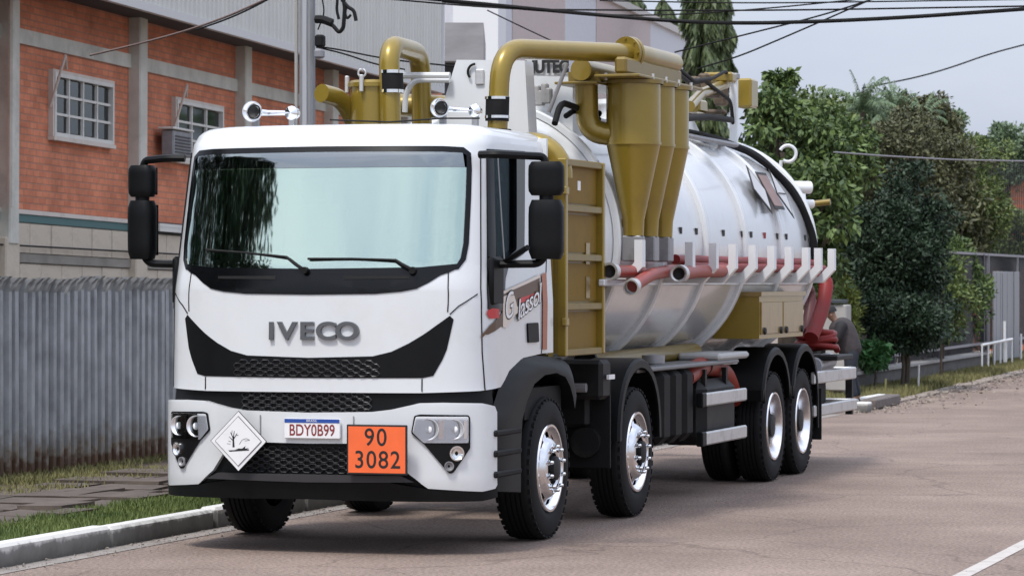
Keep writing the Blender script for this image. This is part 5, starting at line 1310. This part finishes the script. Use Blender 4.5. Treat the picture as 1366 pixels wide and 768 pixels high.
# ================================================================== VEGETATION
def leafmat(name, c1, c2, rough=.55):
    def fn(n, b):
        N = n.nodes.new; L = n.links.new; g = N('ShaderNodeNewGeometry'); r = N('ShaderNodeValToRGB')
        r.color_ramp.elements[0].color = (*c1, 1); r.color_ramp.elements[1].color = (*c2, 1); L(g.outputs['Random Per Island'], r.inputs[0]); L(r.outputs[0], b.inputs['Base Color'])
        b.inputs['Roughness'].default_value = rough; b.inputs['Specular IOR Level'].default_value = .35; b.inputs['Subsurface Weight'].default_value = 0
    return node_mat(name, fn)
leafmat('leaf_broad', (0.034, 0.065, 0.022), (0.132, 0.194, 0.054)); leafmat('leaf_dark', (0.013, 0.027, 0.018), (0.037, 0.069, 0.033)); leafmat('leaf_brown', (0.046, 0.054, 0.028), (0.132, 0.136, 0.062))
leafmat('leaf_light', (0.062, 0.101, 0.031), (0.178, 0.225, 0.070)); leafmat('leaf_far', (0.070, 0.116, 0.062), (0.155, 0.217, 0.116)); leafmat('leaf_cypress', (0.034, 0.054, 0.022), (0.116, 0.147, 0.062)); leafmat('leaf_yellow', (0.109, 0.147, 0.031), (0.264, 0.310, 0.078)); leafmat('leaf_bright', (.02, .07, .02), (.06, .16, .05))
mat('bark', (.07, .055, .042), .9, var=.3, vscale=8, bump=.6, bscale=20)
def leaves(b, c, rad, n, sz, rr, drop=0., asp=.45, shell=.5):
    c = Vector(c)
    for _ in range(n):
        while True:
            d = Vector((rr.uniform(-1, 1), rr.uniform(-1, 1), rr.uniform(-1, 1)))
            if .05 < d.length < 1: break
        d = d.normalized()*(shell+(1-shell)*rr.random()); p = c+Vector((d.x*rad[0], d.y*rad[1], d.z*rad[2]))
        a = (d+Vector((rr.uniform(-1, 1), rr.uniform(-1, 1), rr.uniform(-1, 1)-drop))).normalized(); t = a.cross(Vector((rr.uniform(-1, 1), rr.uniform(-1, 1), rr.uniform(-1, 1)))).normalized()
        s = sz*rr.uniform(.6, 1.35); i = len(b.v)
        b.v += [tuple(p), tuple(p+a*s*.5+t*s*asp*.5), tuple(p+a*s), tuple(p+a*s*.5-t*s*asp*.5)]; b.f.append((i, i+1, i+2, i+3))
def tree(name, base, crown_c, crown_r, ncl, nleaf, leaf, lm, label, cat='tree', group=None, seed=1, drop=0., clr=.28, trunk_r=.14, asp=.45, core=True, shape=None):
    rr = random.Random(seed); base = Vector(base); cc = Vector(crown_c); root = empty(name, base); tag(root, label, cat, group)
    tb = MB(); fk = base+(cc-base)*.45; fk.z = max(base.z+.3, cc.z-crown_r[2]*.75) if cc.z-crown_r[2]*.75 > base.z+.3 else base.z+.35
    tb.tube([Vector((0, 0, 0)), (fk-base)*.5+Vector((.03, 0, 0)), fk-base], [trunk_r*1.2, trunk_r, trunk_r*.8], 9)
    lb = MB(); leaf *= .84; nleaf = int(nleaf*1.45)
    for k in range(ncl):
        while True:
            d = Vector((rr.uniform(-1, 1), rr.uniform(-1, 1), rr.uniform(-1, 1)))
            if d.length < 1: break
        d = d.normalized()*(d.length**.45)*(1-clr*.7)*(1+.55*noise.noise(d.normalized()*1.6+Vector((seed*1.7, 0, seed))))
        p = cc-base+Vector((d.x*crown_r[0], d.y*crown_r[1], d.z*crown_r[2])); m = min(crown_r[0], crown_r[2])*clr*rr.uniform(.6, 1.3)
        leaves(lb, p, (m*1.2, m*1.2, m*.8), nleaf, leaf, rr, drop, asp)
        if k % 3 == 0: tb.tube([fk-base, (fk-base)*.5+p*.5+Vector((0, 0, .1)), p], [trunk_r*.5, trunk_r*.25, trunk_r*.08], 5, cap=False)
    tb.build('trunk', 'bark', root); lb.build('crown', lm, root, 0)
    return root
def px(u, v, y): return at(u, v, y=y)
def ppm(y): return F_PX/((y-CAM.y)*cos(YAW)+10*sin(YAW))
def T(name, u, v, ru, rv, y, ncl, nl, leaf, lm, label, zb=.08, **k):
    c = px(u, v, y); m = ppm(y); return tree(name, (c.x, y, zb), c, (ru/m, ru/m, rv/m), ncl, nl, leaf, lm, label, **k)
T('broadleaf_tree', 1052, 275, 88, 165, 31, 110, 120, .16, 'leaf_broad', 'broad leafed mango like tree close behind the tank end', seed=3, drop=.8, clr=.26)
T('broadleaf_tree', 1042, 108, 24, 17, 33, 12, 90, .15, 'leaf_broad', 'small drooping leafy treetop standing against the sky right of the gold box', seed=4, drop=.9, clr=.5, trunk_r=.06)
T('dense_tree', 1207, 345, 68, 128, 34, 120, 200, .10, 'leaf_dark', 'very dark dense small leafed tree in front of the right hand fence', seed=5, clr=.30, trunk_r=.07)
T('brown_tree', 1212, 222, 86, 92, 42, 90, 150, .11, 'leaf_brown', 'brownish green fine leafed tree rising behind the dark dense tree', seed=6, clr=.27)
T('light_tree', 1290, 262, 66, 92, 51, 80, 150, .11, 'leaf_light', 'olive green loose tree above the barred fence', seed=8, clr=.27, trunk_r=.07)
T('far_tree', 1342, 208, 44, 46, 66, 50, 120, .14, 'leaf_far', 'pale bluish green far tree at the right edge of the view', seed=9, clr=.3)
T('far_tree', 1240, 180, 60, 40, 70, 50, 120, .14, 'leaf_far', 'pale tree top peeping over the brownish tree', seed=19, clr=.3)
T('broadleaf_tree', 1110, 205, 62, 62, 40, 60, 120, .14, 'leaf_broad', 'mid green tree between the tank end tree and the feathery palms', seed=10, clr=.3, drop=.5)
T('yellow_shrub', 1128, 415, 22, 48, 32, 26, 90, .12, 'leaf_yellow', 'yellow green narrow leafed shrub right of the hanging red hose', seed=11, clr=.4, cat='shrub', trunk_r=.03, asp=.25)
T('bigleaf_plant', 1166, 474, 24, 18, 32.5, 30, 26, .17, 'leaf_bright', 'low plant with large glossy bright green leaves beside the plinth', seed=12, clr=.4, cat='plant', trunk_r=.02, asp=.6, drop=.3)
T('hedge_tree', 1180, 400, 80, 85, 40.5, 70, 130, .13, 'leaf_dark', 'dark tree filling the gap behind the dense tree', seed=13, clr=.3)
T('hedge_tree', 1262, 385, 55, 85, 47, 60, 130, .13, 'leaf_broad', 'bushy green tree just behind the barred fence', seed=14, clr=.3)
T('hedge_tree', 1345, 320, 50, 50, 60, 50, 120, .13, 'leaf_light', 'green bush between the barred fence and the orange brick house', seed=15, clr=.3)
T('filler_tree', 1092, 205, 78, 88, 56, 90, 150, .16, 'leaf_light', 'broad olive tree crown filling the gap above the tank end behind the others', seed=41, clr=.3)
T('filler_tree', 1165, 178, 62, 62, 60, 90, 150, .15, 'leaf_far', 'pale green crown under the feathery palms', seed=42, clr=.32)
T('filler_tree', 1255, 320, 66, 130, 50, 100, 120, .15, 'leaf_brown', 'tall brownish crown directly left of the post of the barred fence', seed=43, clr=.3)
T('filler_tree', 1120, 330, 62, 130, 44, 100, 120, .14, 'leaf_broad', 'leafy green crown directly right of the rack end and the hanging hose', seed=44, clr=.3)
T('filler_tree', 1288, 290, 40, 70, 57, 60, 120, .16, 'leaf_light', 'low rounded olive crown in front of the orange brick house', seed=45, clr=.33)
T('dark_shrub', 1203, 425, 62, 52, 33.4, 70, 150, .10, 'leaf_dark', 'dark shrub mass around the foot of the dark dense tree', seed=51, clr=.35, trunk_r=.03, cat='shrub')
T('climbing_shrub', 1256, 392, 44, 62, 41.5, 60, 120, .11, 'leaf_light', 'loose olive climber hanging over the barred fence left of its pale post', seed=52, clr=.35, trunk_r=.03, cat='shrub')
T('filler_tree', 1228, 175, 52, 52, 58, 80, 150, .14, 'leaf_brown', 'small brownish crown just right of the feathery palms', seed=46, clr=.33)
T('background_grove', 1180, 250, 195, 80, 78, 220, 150, .20, 'leaf_dark', 'wide dark distant grove closing the view behind all the other trees', seed=47, clr=.2)
T('dark_shrub', 1160, 360, 44, 100, 36, 80, 150, .11, 'leaf_dark', 'dark leafy mass between the yellow green shrub and the dense tree', seed=53, clr=.3, trunk_r=.03, cat='shrub')
# palms
def palm(u, v, y, h_px, label, seed, n=15, L_=40):
    rr = random.Random(seed); c = px(u, v, y); m = ppm(y); root = empty('feathery_palm', (c.x, y, .08)); tag(root, label, 'palm tree', 'feathery palms behind the trees')
    MB().tube([(0, 0, 0), (.05, 0, (c.z-.1)*.5), (0, 0, c.z-.08)], [.1, .07, .05], 8).build('trunk', 'bark', root); b = MB()
    for k in range(n):
        az = rr.uniform(0, 2*pi); el = rr.uniform(.35, 1.45); l = L_/m*rr.uniform(.7, 1.15); p = Vector((0, 0, c.z-.08)); v_ = Vector((cos(az)*cos(el), sin(az)*cos(el), sin(el)))
        for i in range(14):
            v_ = (v_+Vector((0, 0, -.11))).normalized(); q = p+v_*l/14; sd_ = v_.cross(Vector((0, 0, 1))).normalized()
            for sg in (-1, 1):
                for jj in (0, .5):
                    o_ = p+(q-p)*jj; e_ = o_+sd_*sg*l*.20*(1-i/18)+v_*l*.05+Vector((0, 0, -.05-rr.random()*.12*l)); w_ = v_*.014; i0 = len(b.v); b.v += [tuple(o_-w_), tuple(o_+w_), tuple(e_)]; b.f.append((i0, i0+1, i0+2))
            p = q
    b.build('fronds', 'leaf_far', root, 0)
palm(1150, 146, 50, 0, 'left feathery palm whose fine fronds stand highest against the sky', 1, 26, 62)
palm(1195, 150, 54, 0, 'right feathery palm with a pale bare spear just right of the highest palm', 2, 22, 52)
palm(1232, 158, 56, 0, 'small feathery palm above the brownish tree crown', 3, 18, 44)
# cypresses far behind the striped hall
def cypress(u0, u1, vtop, vbot, dep, label, seed, n):
    rr = random.Random(seed); c = at_d((u0+u1)/2, vbot, dep); t_ = at_d((u0+u1)/2, vtop, dep); r_ = (u1-u0)/2/F_PX*dep; root = empty('cypress_tree', (c.x, c.y, 0)); tag(root, label, 'tree', 'cypress trees beyond the striped hall'); b = MB(); H = t_.z
    MB().cyl((0, 0, 0), (0, 0, H*.8), .2, 8, .05).build('trunk', 'bark', root)
    for k in range(n):
        z = c.z-1+(H-c.z+1)*rr.random(); f_ = min(1, ((H-z)/(H-c.z+1)*3.0)**.6)
        a = rr.uniform(0, 2*pi); l_ = .72+.28*sin(a*3+z*1.1+seed)+.12*sin(z*5+a); rad = r_*f_*l_*rr.uniform(.65, 1.05)
        p = Vector((cos(a)*rad, sin(a)*rad, z)); dn = Vector((cos(a)*.35+rr.uniform(-.2, .2), sin(a)*.35+rr.uniform(-.2, .2), -1)).normalized(); t = dn.cross(Vector((sin(a*7), cos(a*5), .3))).normalized(); s = rr.uniform(.3, .65); i = len(b.v)
        b.v += [tuple(p), tuple(p+dn*s*.6+t*.07), tuple(p+dn*s), tuple(p+dn*s*.6-t*.07)]; b.f.append((i, i+1, i+2, i+3))
    b.build('crown', 'leaf_cypress', root, 0)
cypress(908, 974, -70, 140, 128, 'tallest and widest cypress hiding the right end of the striped hall', 1, 22000)
cypress(866, 902, -2, 60, 165, 'middle cypress with a pointed top just left of the tallest cypress', 2, 8000)
cypress(824, 856, -30, 40, 160, 'leftmost cypress whose foot shows above the striped hall roof', 3, 8000)
# street trees on the far pavement behind the camera (seen mirrored in the windscreen)
def streettree(x, y, lab, seed):
    tree('street_tree', (x, y, .1), (x, y, 5.4), (2.6, 2.6, 2.9), 90, 120, .26, 'leaf_dark', lab, seed=seed, clr=.24, trunk_r=.2)
tree('street_tree', (-9.8, -9.2, .1), (-9.8, -9.2, 6.9), (3.3, 3.3, 4.3), 130, 170, .28, 'leaf_dark', 'tall leafy street tree mirrored in the left of the windscreen', seed=31, clr=.26, trunk_r=.22)
tree('street_tree', (-13.0, -4.2, .1), (-13.0, -4.2, 6.0), (4.3, 4.3, 5.0), 130, 170, .28, 'leaf_dark', 'leafy tree behind the steel fence left of the view, mirrored at the windscreen edge', seed=32, clr=.26, trunk_r=.22)

# ================================================================== RIGHT HAND FRONTAGE
fxl = lambda y: -2.96-.0254*(y-34.9)
def along(b, y0, y1, z0, z1, w, off=0): 
    a = (fxl(y0)+off, y0); c = (fxl(y1)+off, y1); b.prism([(a[0]-w/2, a[1]), (a[0]+w/2, a[1]), (c[0]+w/2, c[1]), (c[0]-w/2, c[1])], (0, 0, z0), (1, 0, 0), (0, 1, 0), (0, 0, z1-z0)); return b
pl = empty('low_plinth_wall', (fxl(40), 40, 0)); tag(pl, 'low grey concrete plinth wall with pale top under the barred fence', 'wall')
b = along(MB(), 30.5, 47.6, .05, .32, .26); o = b.build('wall', mat('plinth_grey', (.10, .095, .09), .85, var=.25), pl, 0); o.matrix_parent_inverse = pl.matrix_basis.inverted()
b = along(MB(), 30.5, 47.6, .322, .37, .34, .02); o = b.build('coping', mat('plinth_top', (.30, .29, .28), .8, var=.2), pl, 0); o.matrix_parent_inverse = pl.matrix_basis.inverted()
bf = empty('barred_fence', (fxl(48), 48, .1)); tag(bf, 'tall dark grey steel barred fence with light top rail at the right', 'fence'); inv = bf.matrix_basis.inverted()
mat('bar_grey', (.055, .058, .065), .5, metal=.3); mat('post_grey', (.25, .25, .27), .5, metal=.3)
zft = at(1316, 339, x=fxl(48.7)).z
b = MB(); y = 35.2; rb = random.Random(4)
while y < 62: b.box((fxl(y), y, (zft+.4)/2), (.018, .018, zft-.4)); y += .17
o = b.build('bars', 'bar_grey', bf, 0, kind='stuff'); o.matrix_parent_inverse = inv
for y in (35.2, 42, 48.0, 48.75, 53.6, 58.8): o = MB().box((fxl(y), y, zft/2), (.09, .09, zft)).build('post', 'post_grey' if y != 48.0 else 'bar_grey', bf, 0); o.matrix_parent_inverse = inv
for z in (zft, .55): o = along(MB(), 35.2, 62, z-.03, z+.02, .05, .01).build('top_rail' if z > 1 else 'bottom_rail', 'post_grey', bf, 0); o.matrix_parent_inverse = inv
# pale sheet gate in the fence
gt = empty('sheet_gate', (fxl(51)+.12, 51, .1)); tag(gt, 'pale weathered corrugated sheet gate behind the white railing at right', 'gate')
zg = at(1320, 365, x=fxl(50.5)).z; y = 49.0; bd_ = None
while y < 53.2:
    if bd_ is None: bd_ = MB().rbox((0, 0, zg/2), (.03, .20, zg-.1), .008).build('board', mat('gate_pale', (.27, .28, .29), .6, dirt=((.12, .12, .12), .8, 3), stretch=(1, 6, .4)), gt, 0); o = bd_
    else: o = bd_.copy(); COL.objects.link(o); o.parent = gt
    o.location = (rb.uniform(-.02, .02)-fxl(51)+fxl(y), y-51, 0); y += .215
# dark slatted panel behind the dense tree
sp_ = empty('slatted_panel', (fxl(38)-.3, 38, .3)); tag(sp_, 'weathered brown slatted panel half hidden by the dark dense tree', 'fence'); y = 33.; bd_ = None
while y < 47.5:
    if bd_ is None: bd_ = MB().rbox((0, 0, .7), (.025, .13, 1.4), .006).build('slat', mat('slat_brown', (.085, .075, .06), .8, var=.4, vscale=2), sp_, 0); o = bd_
    else: o = bd_.copy(); COL.objects.link(o); o.parent = sp_
    o.location = (rb.uniform(-.02, .02)-fxl(38)+fxl(y), y-38, rb.uniform(-.05, .05)); y += .21
# white railing
wr_ = empty('white_railing', at(1330, 487, z=.1)); tag(wr_, 'low white metal railing with pickets in front of the pale gate', 'railing'); inv = Matrix.Translation(-Vector(wr_.location))
xa = fxl(49)+.35
def wrb(a, c, nm, t=.05):
    a = Vector(a)-Vector(wr_.location); c = Vector(c)-Vector(wr_.location); MB().cyl(a, c, t/2, 6).build(nm, 'white_steel', wr_)
p0 = at(1310, 460, x=xa); p1 = at(1350, 452, x=xa)
wrb(p0, p1, 'rail', .06)
for k in range(6):
    q_ = p0.lerp(p1, k/5); wrb((q_.x, q_.y, .08), q_, 'picket', .04)
q_ = at(1340, 428, x=xa); wrb((q_.x, q_.y, .06), q_, 'post', .06); q_ = at(1362, 445, x=xa-.2); wrb((q_.x, q_.y, .06), q_, 'post', .05)
for i, (u, vt, vb, lab) in enumerate(((1225, 486, 516, 'tallest thin pale stake on the dry verge below the dark tree'), (1208, 512, 528, 'short thin stake on the verge near the loose kerb stone'), (1181, 505, 530, 'thin greenish stake just above the loose kerb stone'), (1193, 432, 505, 'slim grey steel post in front of the low plinth'))):
    p = at(u, vb, z=.08); d = (p-CAM).dot(_fw); h = (vb-vt)/F_PX*d; o = MB().cyl((0, 0, 0), (.01, 0, h), .018 if i < 3 else .04, 7).build('stake', 'post_grey' if i == 3 else 'grass_dry' if i else 'white_steel', None); o.location = p; tag(o, lab, 'stake')
# sapling
p = at(1255, 502, z=.08); sp = empty('young_sapling', p); tag(sp, 'thin dark sapling with one flat tuft of leaves on the verge', 'sapling')
MB().tube([(0, 0, 0), (.01, 0, .5), (.0, 0, 1.05), (.02, 0, 1.6)], [.03, .025, .02, .01], 6).build('trunk', 'bark', sp); b = MB(); rr = random.Random(8)
for c in ((-.25, 0, .62), (0, 0, .72), (.25, .1, .78), (.0, .0, 1.3)): leaves(b, c, (.22, .2, .1), 60, .10, rr)
b.build('crown', 'leaf_dark', sp, 0)
# orange brick house far right
hz = empty('brick_house', (-6, 64, 0)); tag(hz, 'orange brick wall of a far house behind the barred fence at the right edge', 'house')
pa = at(1296, 300, y=66); pb_ = at(1420, 216, y=66)
MB().span((pa.x, 66, 0), (pb_.x, 70, pb_.z)).build('wall', 'factory_brick', hz, 0).matrix_parent_inverse = hz.matrix_basis.inverted()
o = MB().span((pa.x-.1, 65.8, pb_.z), (pb_.x+.1, 70.2, pb_.z+.12)).build('coping', 'sill_pale', hz, 0); o.matrix_parent_inverse = hz.matrix_basis.inverted()
hf = empty('tall_screen', (-5.2, 60, 0)); tag(hf, 'tall thin barred security screen with a long pale top wire among the trees', 'fence'); inv = hf.matrix_basis.inverted()
b = MB(); 
pl0, pl1 = at(1250, 212, y=58), at(1420, 216, y=60); pw = at(1420, 216, y=33)
for k in range(60):
    q_ = pl0.lerp(pl1, k/59); b.box((q_.x, q_.y, q_.z/2), (.014, .014, q_.z))
o = b.build('bars', 'bar_grey', hf, 0, kind='stuff'); o.matrix_parent_inverse = inv
o = MB().tube([at(1112, 203, y=28), at(1180, 208, y=29), at(1270, 213, y=31), pw], .013, 6).build('top_wire', 'post_grey', hf); o.matrix_parent_inverse = inv
# utility cabinet behind the person
p = at(1112, 538, z=.08); uc = empty('utility_cabinet', (p.x-.45, 30.4, .06)); tag(uc, 'pale grey upright cabinet beside the person at the truck tail', 'cabinet')
zt_ = at(1112, 407, y=30.4).z; x0_, x1_ = at(1097, 440, y=30.4).x+.45, at(1129, 440, y=30.4).x+.45
MB().rbox(((x0_+x1_)/2-p.x, .2, zt_/2), (x1_-x0_, .4, zt_-.1), .02).build('body', mat('cab_pale', (.36, .35, .33), .6, dirt=((.2, .18, .16), .6, 3)), uc, 30)
MB().rbox(((x0_+x1_)/2-p.x, .2, zt_), (x1_-x0_-.12, .48, .06), .01).build('hood', mat('cab_dark', (.05, .06, .07), .5), uc, 30)

# ================================================================== PERSON
pp = at(1140, 538, z=.08); per = empty('person', (pp.x, pp.y, .08), (0, 0, YAW)); per.scale = (.95, .95, .86); per.rotation_euler = (0, -.10, YAW); tag(per, 'person in a grey brown jacket and dark trousers leaning forward behind the truck tail', 'person')
mat('skin', (.30, .17, .11), .6); mat('jacket', (.045, .038, .04), .85, var=.2, vscale=14, bump=.4, bscale=20); mat('sleeve_black', (.012, .012, .014), .8); mat('trousers', (.02, .025, .035), .85, bump=.3, bscale=25); mat('cap_black', (.012, .012, .013), .8)
def skinned(nm, J, E_, m_, sub=2, root=0):
    me = bpy.data.meshes.new(nm); me.from_pydata([j[:3] for j in J], E_, [])
    o = bpy.data.objects.new(nm, me); COL.objects.link(o); o.parent = per; md = o.modifiers.new('skin', 'SKIN')
    for i, j in enumerate(J):
        sv = me.skin_vertices[0].data[i]; sv.radius = (j[3], j[4] if len(j) > 4 else j[3]); sv.use_root = (i == root)
    md.use_smooth_shade = True; s_ = o.modifiers.new('sub', 'SUBSURF'); s_.levels = s_.render_levels = sub
    me.materials.append(M(m_)); return o
# x: image right (the person faces -x), y: depth, z: up
J = [(.02, 0, .86, .11, .10), (0, 0, 1.02, .11, .09), (-.07, 0, 1.22, .11, .09), (-.14, 0, 1.36, .06), (-.19, 0, 1.45, .055), (-.23, 0, 1.53, .085), (-.24, 0, 1.60, .08)]
E_ = [(0, 1), (1, 2), (2, 3), (3, 4), (4, 5), (5, 6)]
for sg in (-1, 1):
    i = len(J); J += [(.02, sg*.10, .80, .09), (-.02+.03*sg, sg*.11, .45, .06), (.04+.04*sg, sg*.12, .08, .04), (-.10+.04*sg, sg*.12, .04, .035)]; E_ += [(0, i), (i, i+1), (i+1, i+2), (i+2, i+3)]
    i = len(J); J += [(-.11, sg*.19, 1.34, .06), (-.20, sg*.23, 1.10, .042), (-.40, sg*.16, 1.10, .030), (-.47, sg*.15, 1.11, .030, .018)]; E_ += [(2, i), (i, i+1), (i+1, i+2), (i+2, i+3)]
    h_ = i+3
    for k, (dz, l_) in enumerate(((.028, .062), (.010, .072), (-.008, .066), (-.024, .052))):
        i = len(J); J += [(-.49, sg*.15+.0, 1.11+dz, .009), (-.49-l_*.6, sg*.145, 1.105+dz, .008), (-.49-l_*.8, sg*.13, 1.085+dz, .007)]; E_ += [(h_, i), (i, i+1), (i+1, i+2)]
    i = len(J); J += [(-.46, sg*.12, 1.14, .009), (-.49, sg*.10, 1.15, .008)]; E_ += [(h_, i), (i, i+1)]
skinned('body', J, E_, 'skin')
J = [(.03, 0, .78, .21, .20), (.01, 0, .95, .20, .20), (-.04, 0, 1.16, .20, .21), (-.11, 0, 1.34, .18, .23), (-.17, 0, 1.45, .095)]; E_ = [(0, 1), (1, 2), (2, 3), (3, 4)]
skinned('jacket', J, E_, 'jacket')
for sg in (-1, 1): skinned('sleeve', [(-.06, sg*.10, 1.34, .11), (-.11, sg*.18, 1.33, .105), (-.20, sg*.24, 1.09, .068), (-.40, sg*.165, 1.10, .048)], [(0, 1), (1, 2), (2, 3)], 'sleeve_black')
for sg in (-1, 1): skinned('trouser_leg', [(.02, sg*.05, .96, .14), (.02, sg*.08, .82, .125), (-.02+.03*sg, sg*.11, .45, .085), (.04+.04*sg, sg*.12, .10, .06)], [(0, 1), (1, 2), (2, 3)], 'trousers')
for sg in (-1, 1): skinned('shoe', [(.07+.04*sg, sg*.12, .045, .045), (-.12+.04*sg, sg*.12, .035, .038)], [(0, 1)], 'cap_black')
MB().lathe([(-.01, .108), (.03, .106), (.08, .085), (.105, .04), (.11, .0005)], (-.235, 0, 1.575), (-.15, 0, 1), 20).build('cap', 'cap_black', per)
MB().rbox((-.35, 0, 1.575), (.09, .13, .012), .005).build('cap_peak', 'cap_black', per)
for sg in (-1, 1): MB().lathe([(0, .011), (.004, .0005)], (-.308, sg*.03, 1.545), (-1, 0, 0), 8).build('eye', 'cap_black', per)
MB().tube([(-.312, 0, 1.545), (-.332, 0, 1.52), (-.312, 0, 1.512)], [.008, .013, .009], 6).build('nose', 'skin', per)
MB().rbox((-.306, 0, 1.488), (.008, .04, .008), .003).build('mouth', mat('lip', (.2, .08, .07), .6), per, 0)
for sg in (-1, 1): MB().rbox((-.23, sg*.088, 1.535), (.035, .014, .05), .006).build('ear', 'skin', per)
bg_ = MB().rbox((0, 0, 0), (.20, .30, .48), .07).build('black_bag', 'sleeve_black', None, 40); bg_.location = Vector(per.location)+Matrix.Rotation(YAW, 3, 'Z') @ Vector((-.52, 0, .85)); bg_.rotation_euler = (0, .08, YAW); tag(bg_, 'black bag held up in front of the person in the grey brown jacket', 'bag')

# ================================================================== POLE AND CABLES
pl_ = at(410, 160, x=-4.5); po = empty('utility_pole', (-4.5, pl_.y, .13)); tag(po, 'grey concrete utility pole in front of the factory cladding', 'pole')
MB().rbox((0, 0, 4.7), (.15, .12, 9.4), .02).build('post', mat('pole_grey', (.20, .205, .215), .7, var=.25, vscale=4, stretch=(1, 1, .2), bump=.3), po, 30)
MB().rbox((-.005, -.066, 4.7), (.05, .02, 9.4), .005).build('flange_strip', mat('pole_light', (.36, .37, .39), .6), po, 30)
MB().cyl((-.115, -.02, 0), (-.115, -.02, 9.0), .022, 8).build('conduit', mat('pole_conduit', (.33, .32, .30), .6), po)
def L_(u, v): return at(u, v, y=pl_.y-.1)-Vector(po.location)
def ptube(pts, r, nm='cable_loop', m_='rubber'): MB().tube(fillet([L_(*p) for p in pts], .3, 5), r, 7).build(nm, m_, po)
ptube([(420, 25), (432, 27), (443, 33), (452, 44), (458, 38), (460, 10), (458, 0)], .022); ptube([(421, 26), (430, 26), (443, 31)], .045, 'splice_sleeve'); ptube([(450, 0), (449, 14), (452, 26)], .016); ptube([(456, 0), (464, 10), (472, 14), (475, 28)], .020); ptube([(463, 6), (460, 18), (463, 26), (468, 20)], .014); ptube([(430, 0), (433, 18), (424, 40)], .008)
MB().rbox(L_(427, 55), (.10, .1, .13), .02).build('bracket', 'rubber', po); MB().rbox(L_(426, 72), (.10, .1, .10), .02).build('insulator', 'post_grey', po)
def cablet(pts, y, r, lab, m_='rubber', n=24, grp='overhead cables'):
    P3 = [at(u, v, y=y) for u, v in pts]; o = MB().tube(fillet(P3, 6, 10), r, 6).build('overhead_cable', m_, None, 60); tag(o, lab, 'cable', grp)
mat('cable_brown', (.12, .08, .07), .7)
cablet([(120, 74), (180, 60), (240, 44), (300, 24), (362, -4)], 11.4, .012, 'brown cable rising before the brick wall from the first window to the top edge', 'cable_brown')
cablet([(262, 40), (300, 27), (330, 14), (372, -8)], 11.4, .010, 'second short strand just below the brown cable in front of the cladding')
cablet([(422, 62), (450, 66), (520, 80), (600, 88), (680, 96)], 12.0, .010, 'thin cable leaving the concrete pole to the right across the cladding foot')
cablet([(422, 63), (460, 72), (500, 86), (540, 93)], 12.0, .010, 'lower thin cable leaving the concrete pole and sagging to the gold pipe')
cablet([(480, -10), (640, 5), (760, 17), (950, 33), (1160, 27), (1400, 10)], 18, .026, 'thickest black cable sagging across the whole sky')
cablet([(440, -8), (620, 8), (700, 13), (1000, 15), (1400, 8)], 19, .012, 'thin nearly level cable above the thickest one')
cablet([(800, 1), (1000, 5), (1400, -1)], 20, .010, 'thin cable highest along the top edge of the sky')
cablet([(590, 3), (740, 17), (860, 22), (1000, 14), (1180, -4)], 20, .010, 'thin cable sagging low over the striped hall then rising')
cablet([(900, 70), (1000, 45), (1100, 20), (1180, -6)], 22, .012, 'upper of two cables climbing from the cypress to the top edge')
cablet([(930, 92), (985, 76), (1070, 40), (1175, -6)], 22, .012, 'lower of two cables climbing from the cypress to the top edge')
cablet([(1150, 118), (1225, 103), (1270, 90), (1320, 72), (1420, 46)], 64, .022, 'single cable rising to the right above the far palms')
cablet([(650, 14), (700, 38), (760, 66), (900, 100)], 22, .010, 'thin slack cable crossing the striped hall behind the gold pipe')
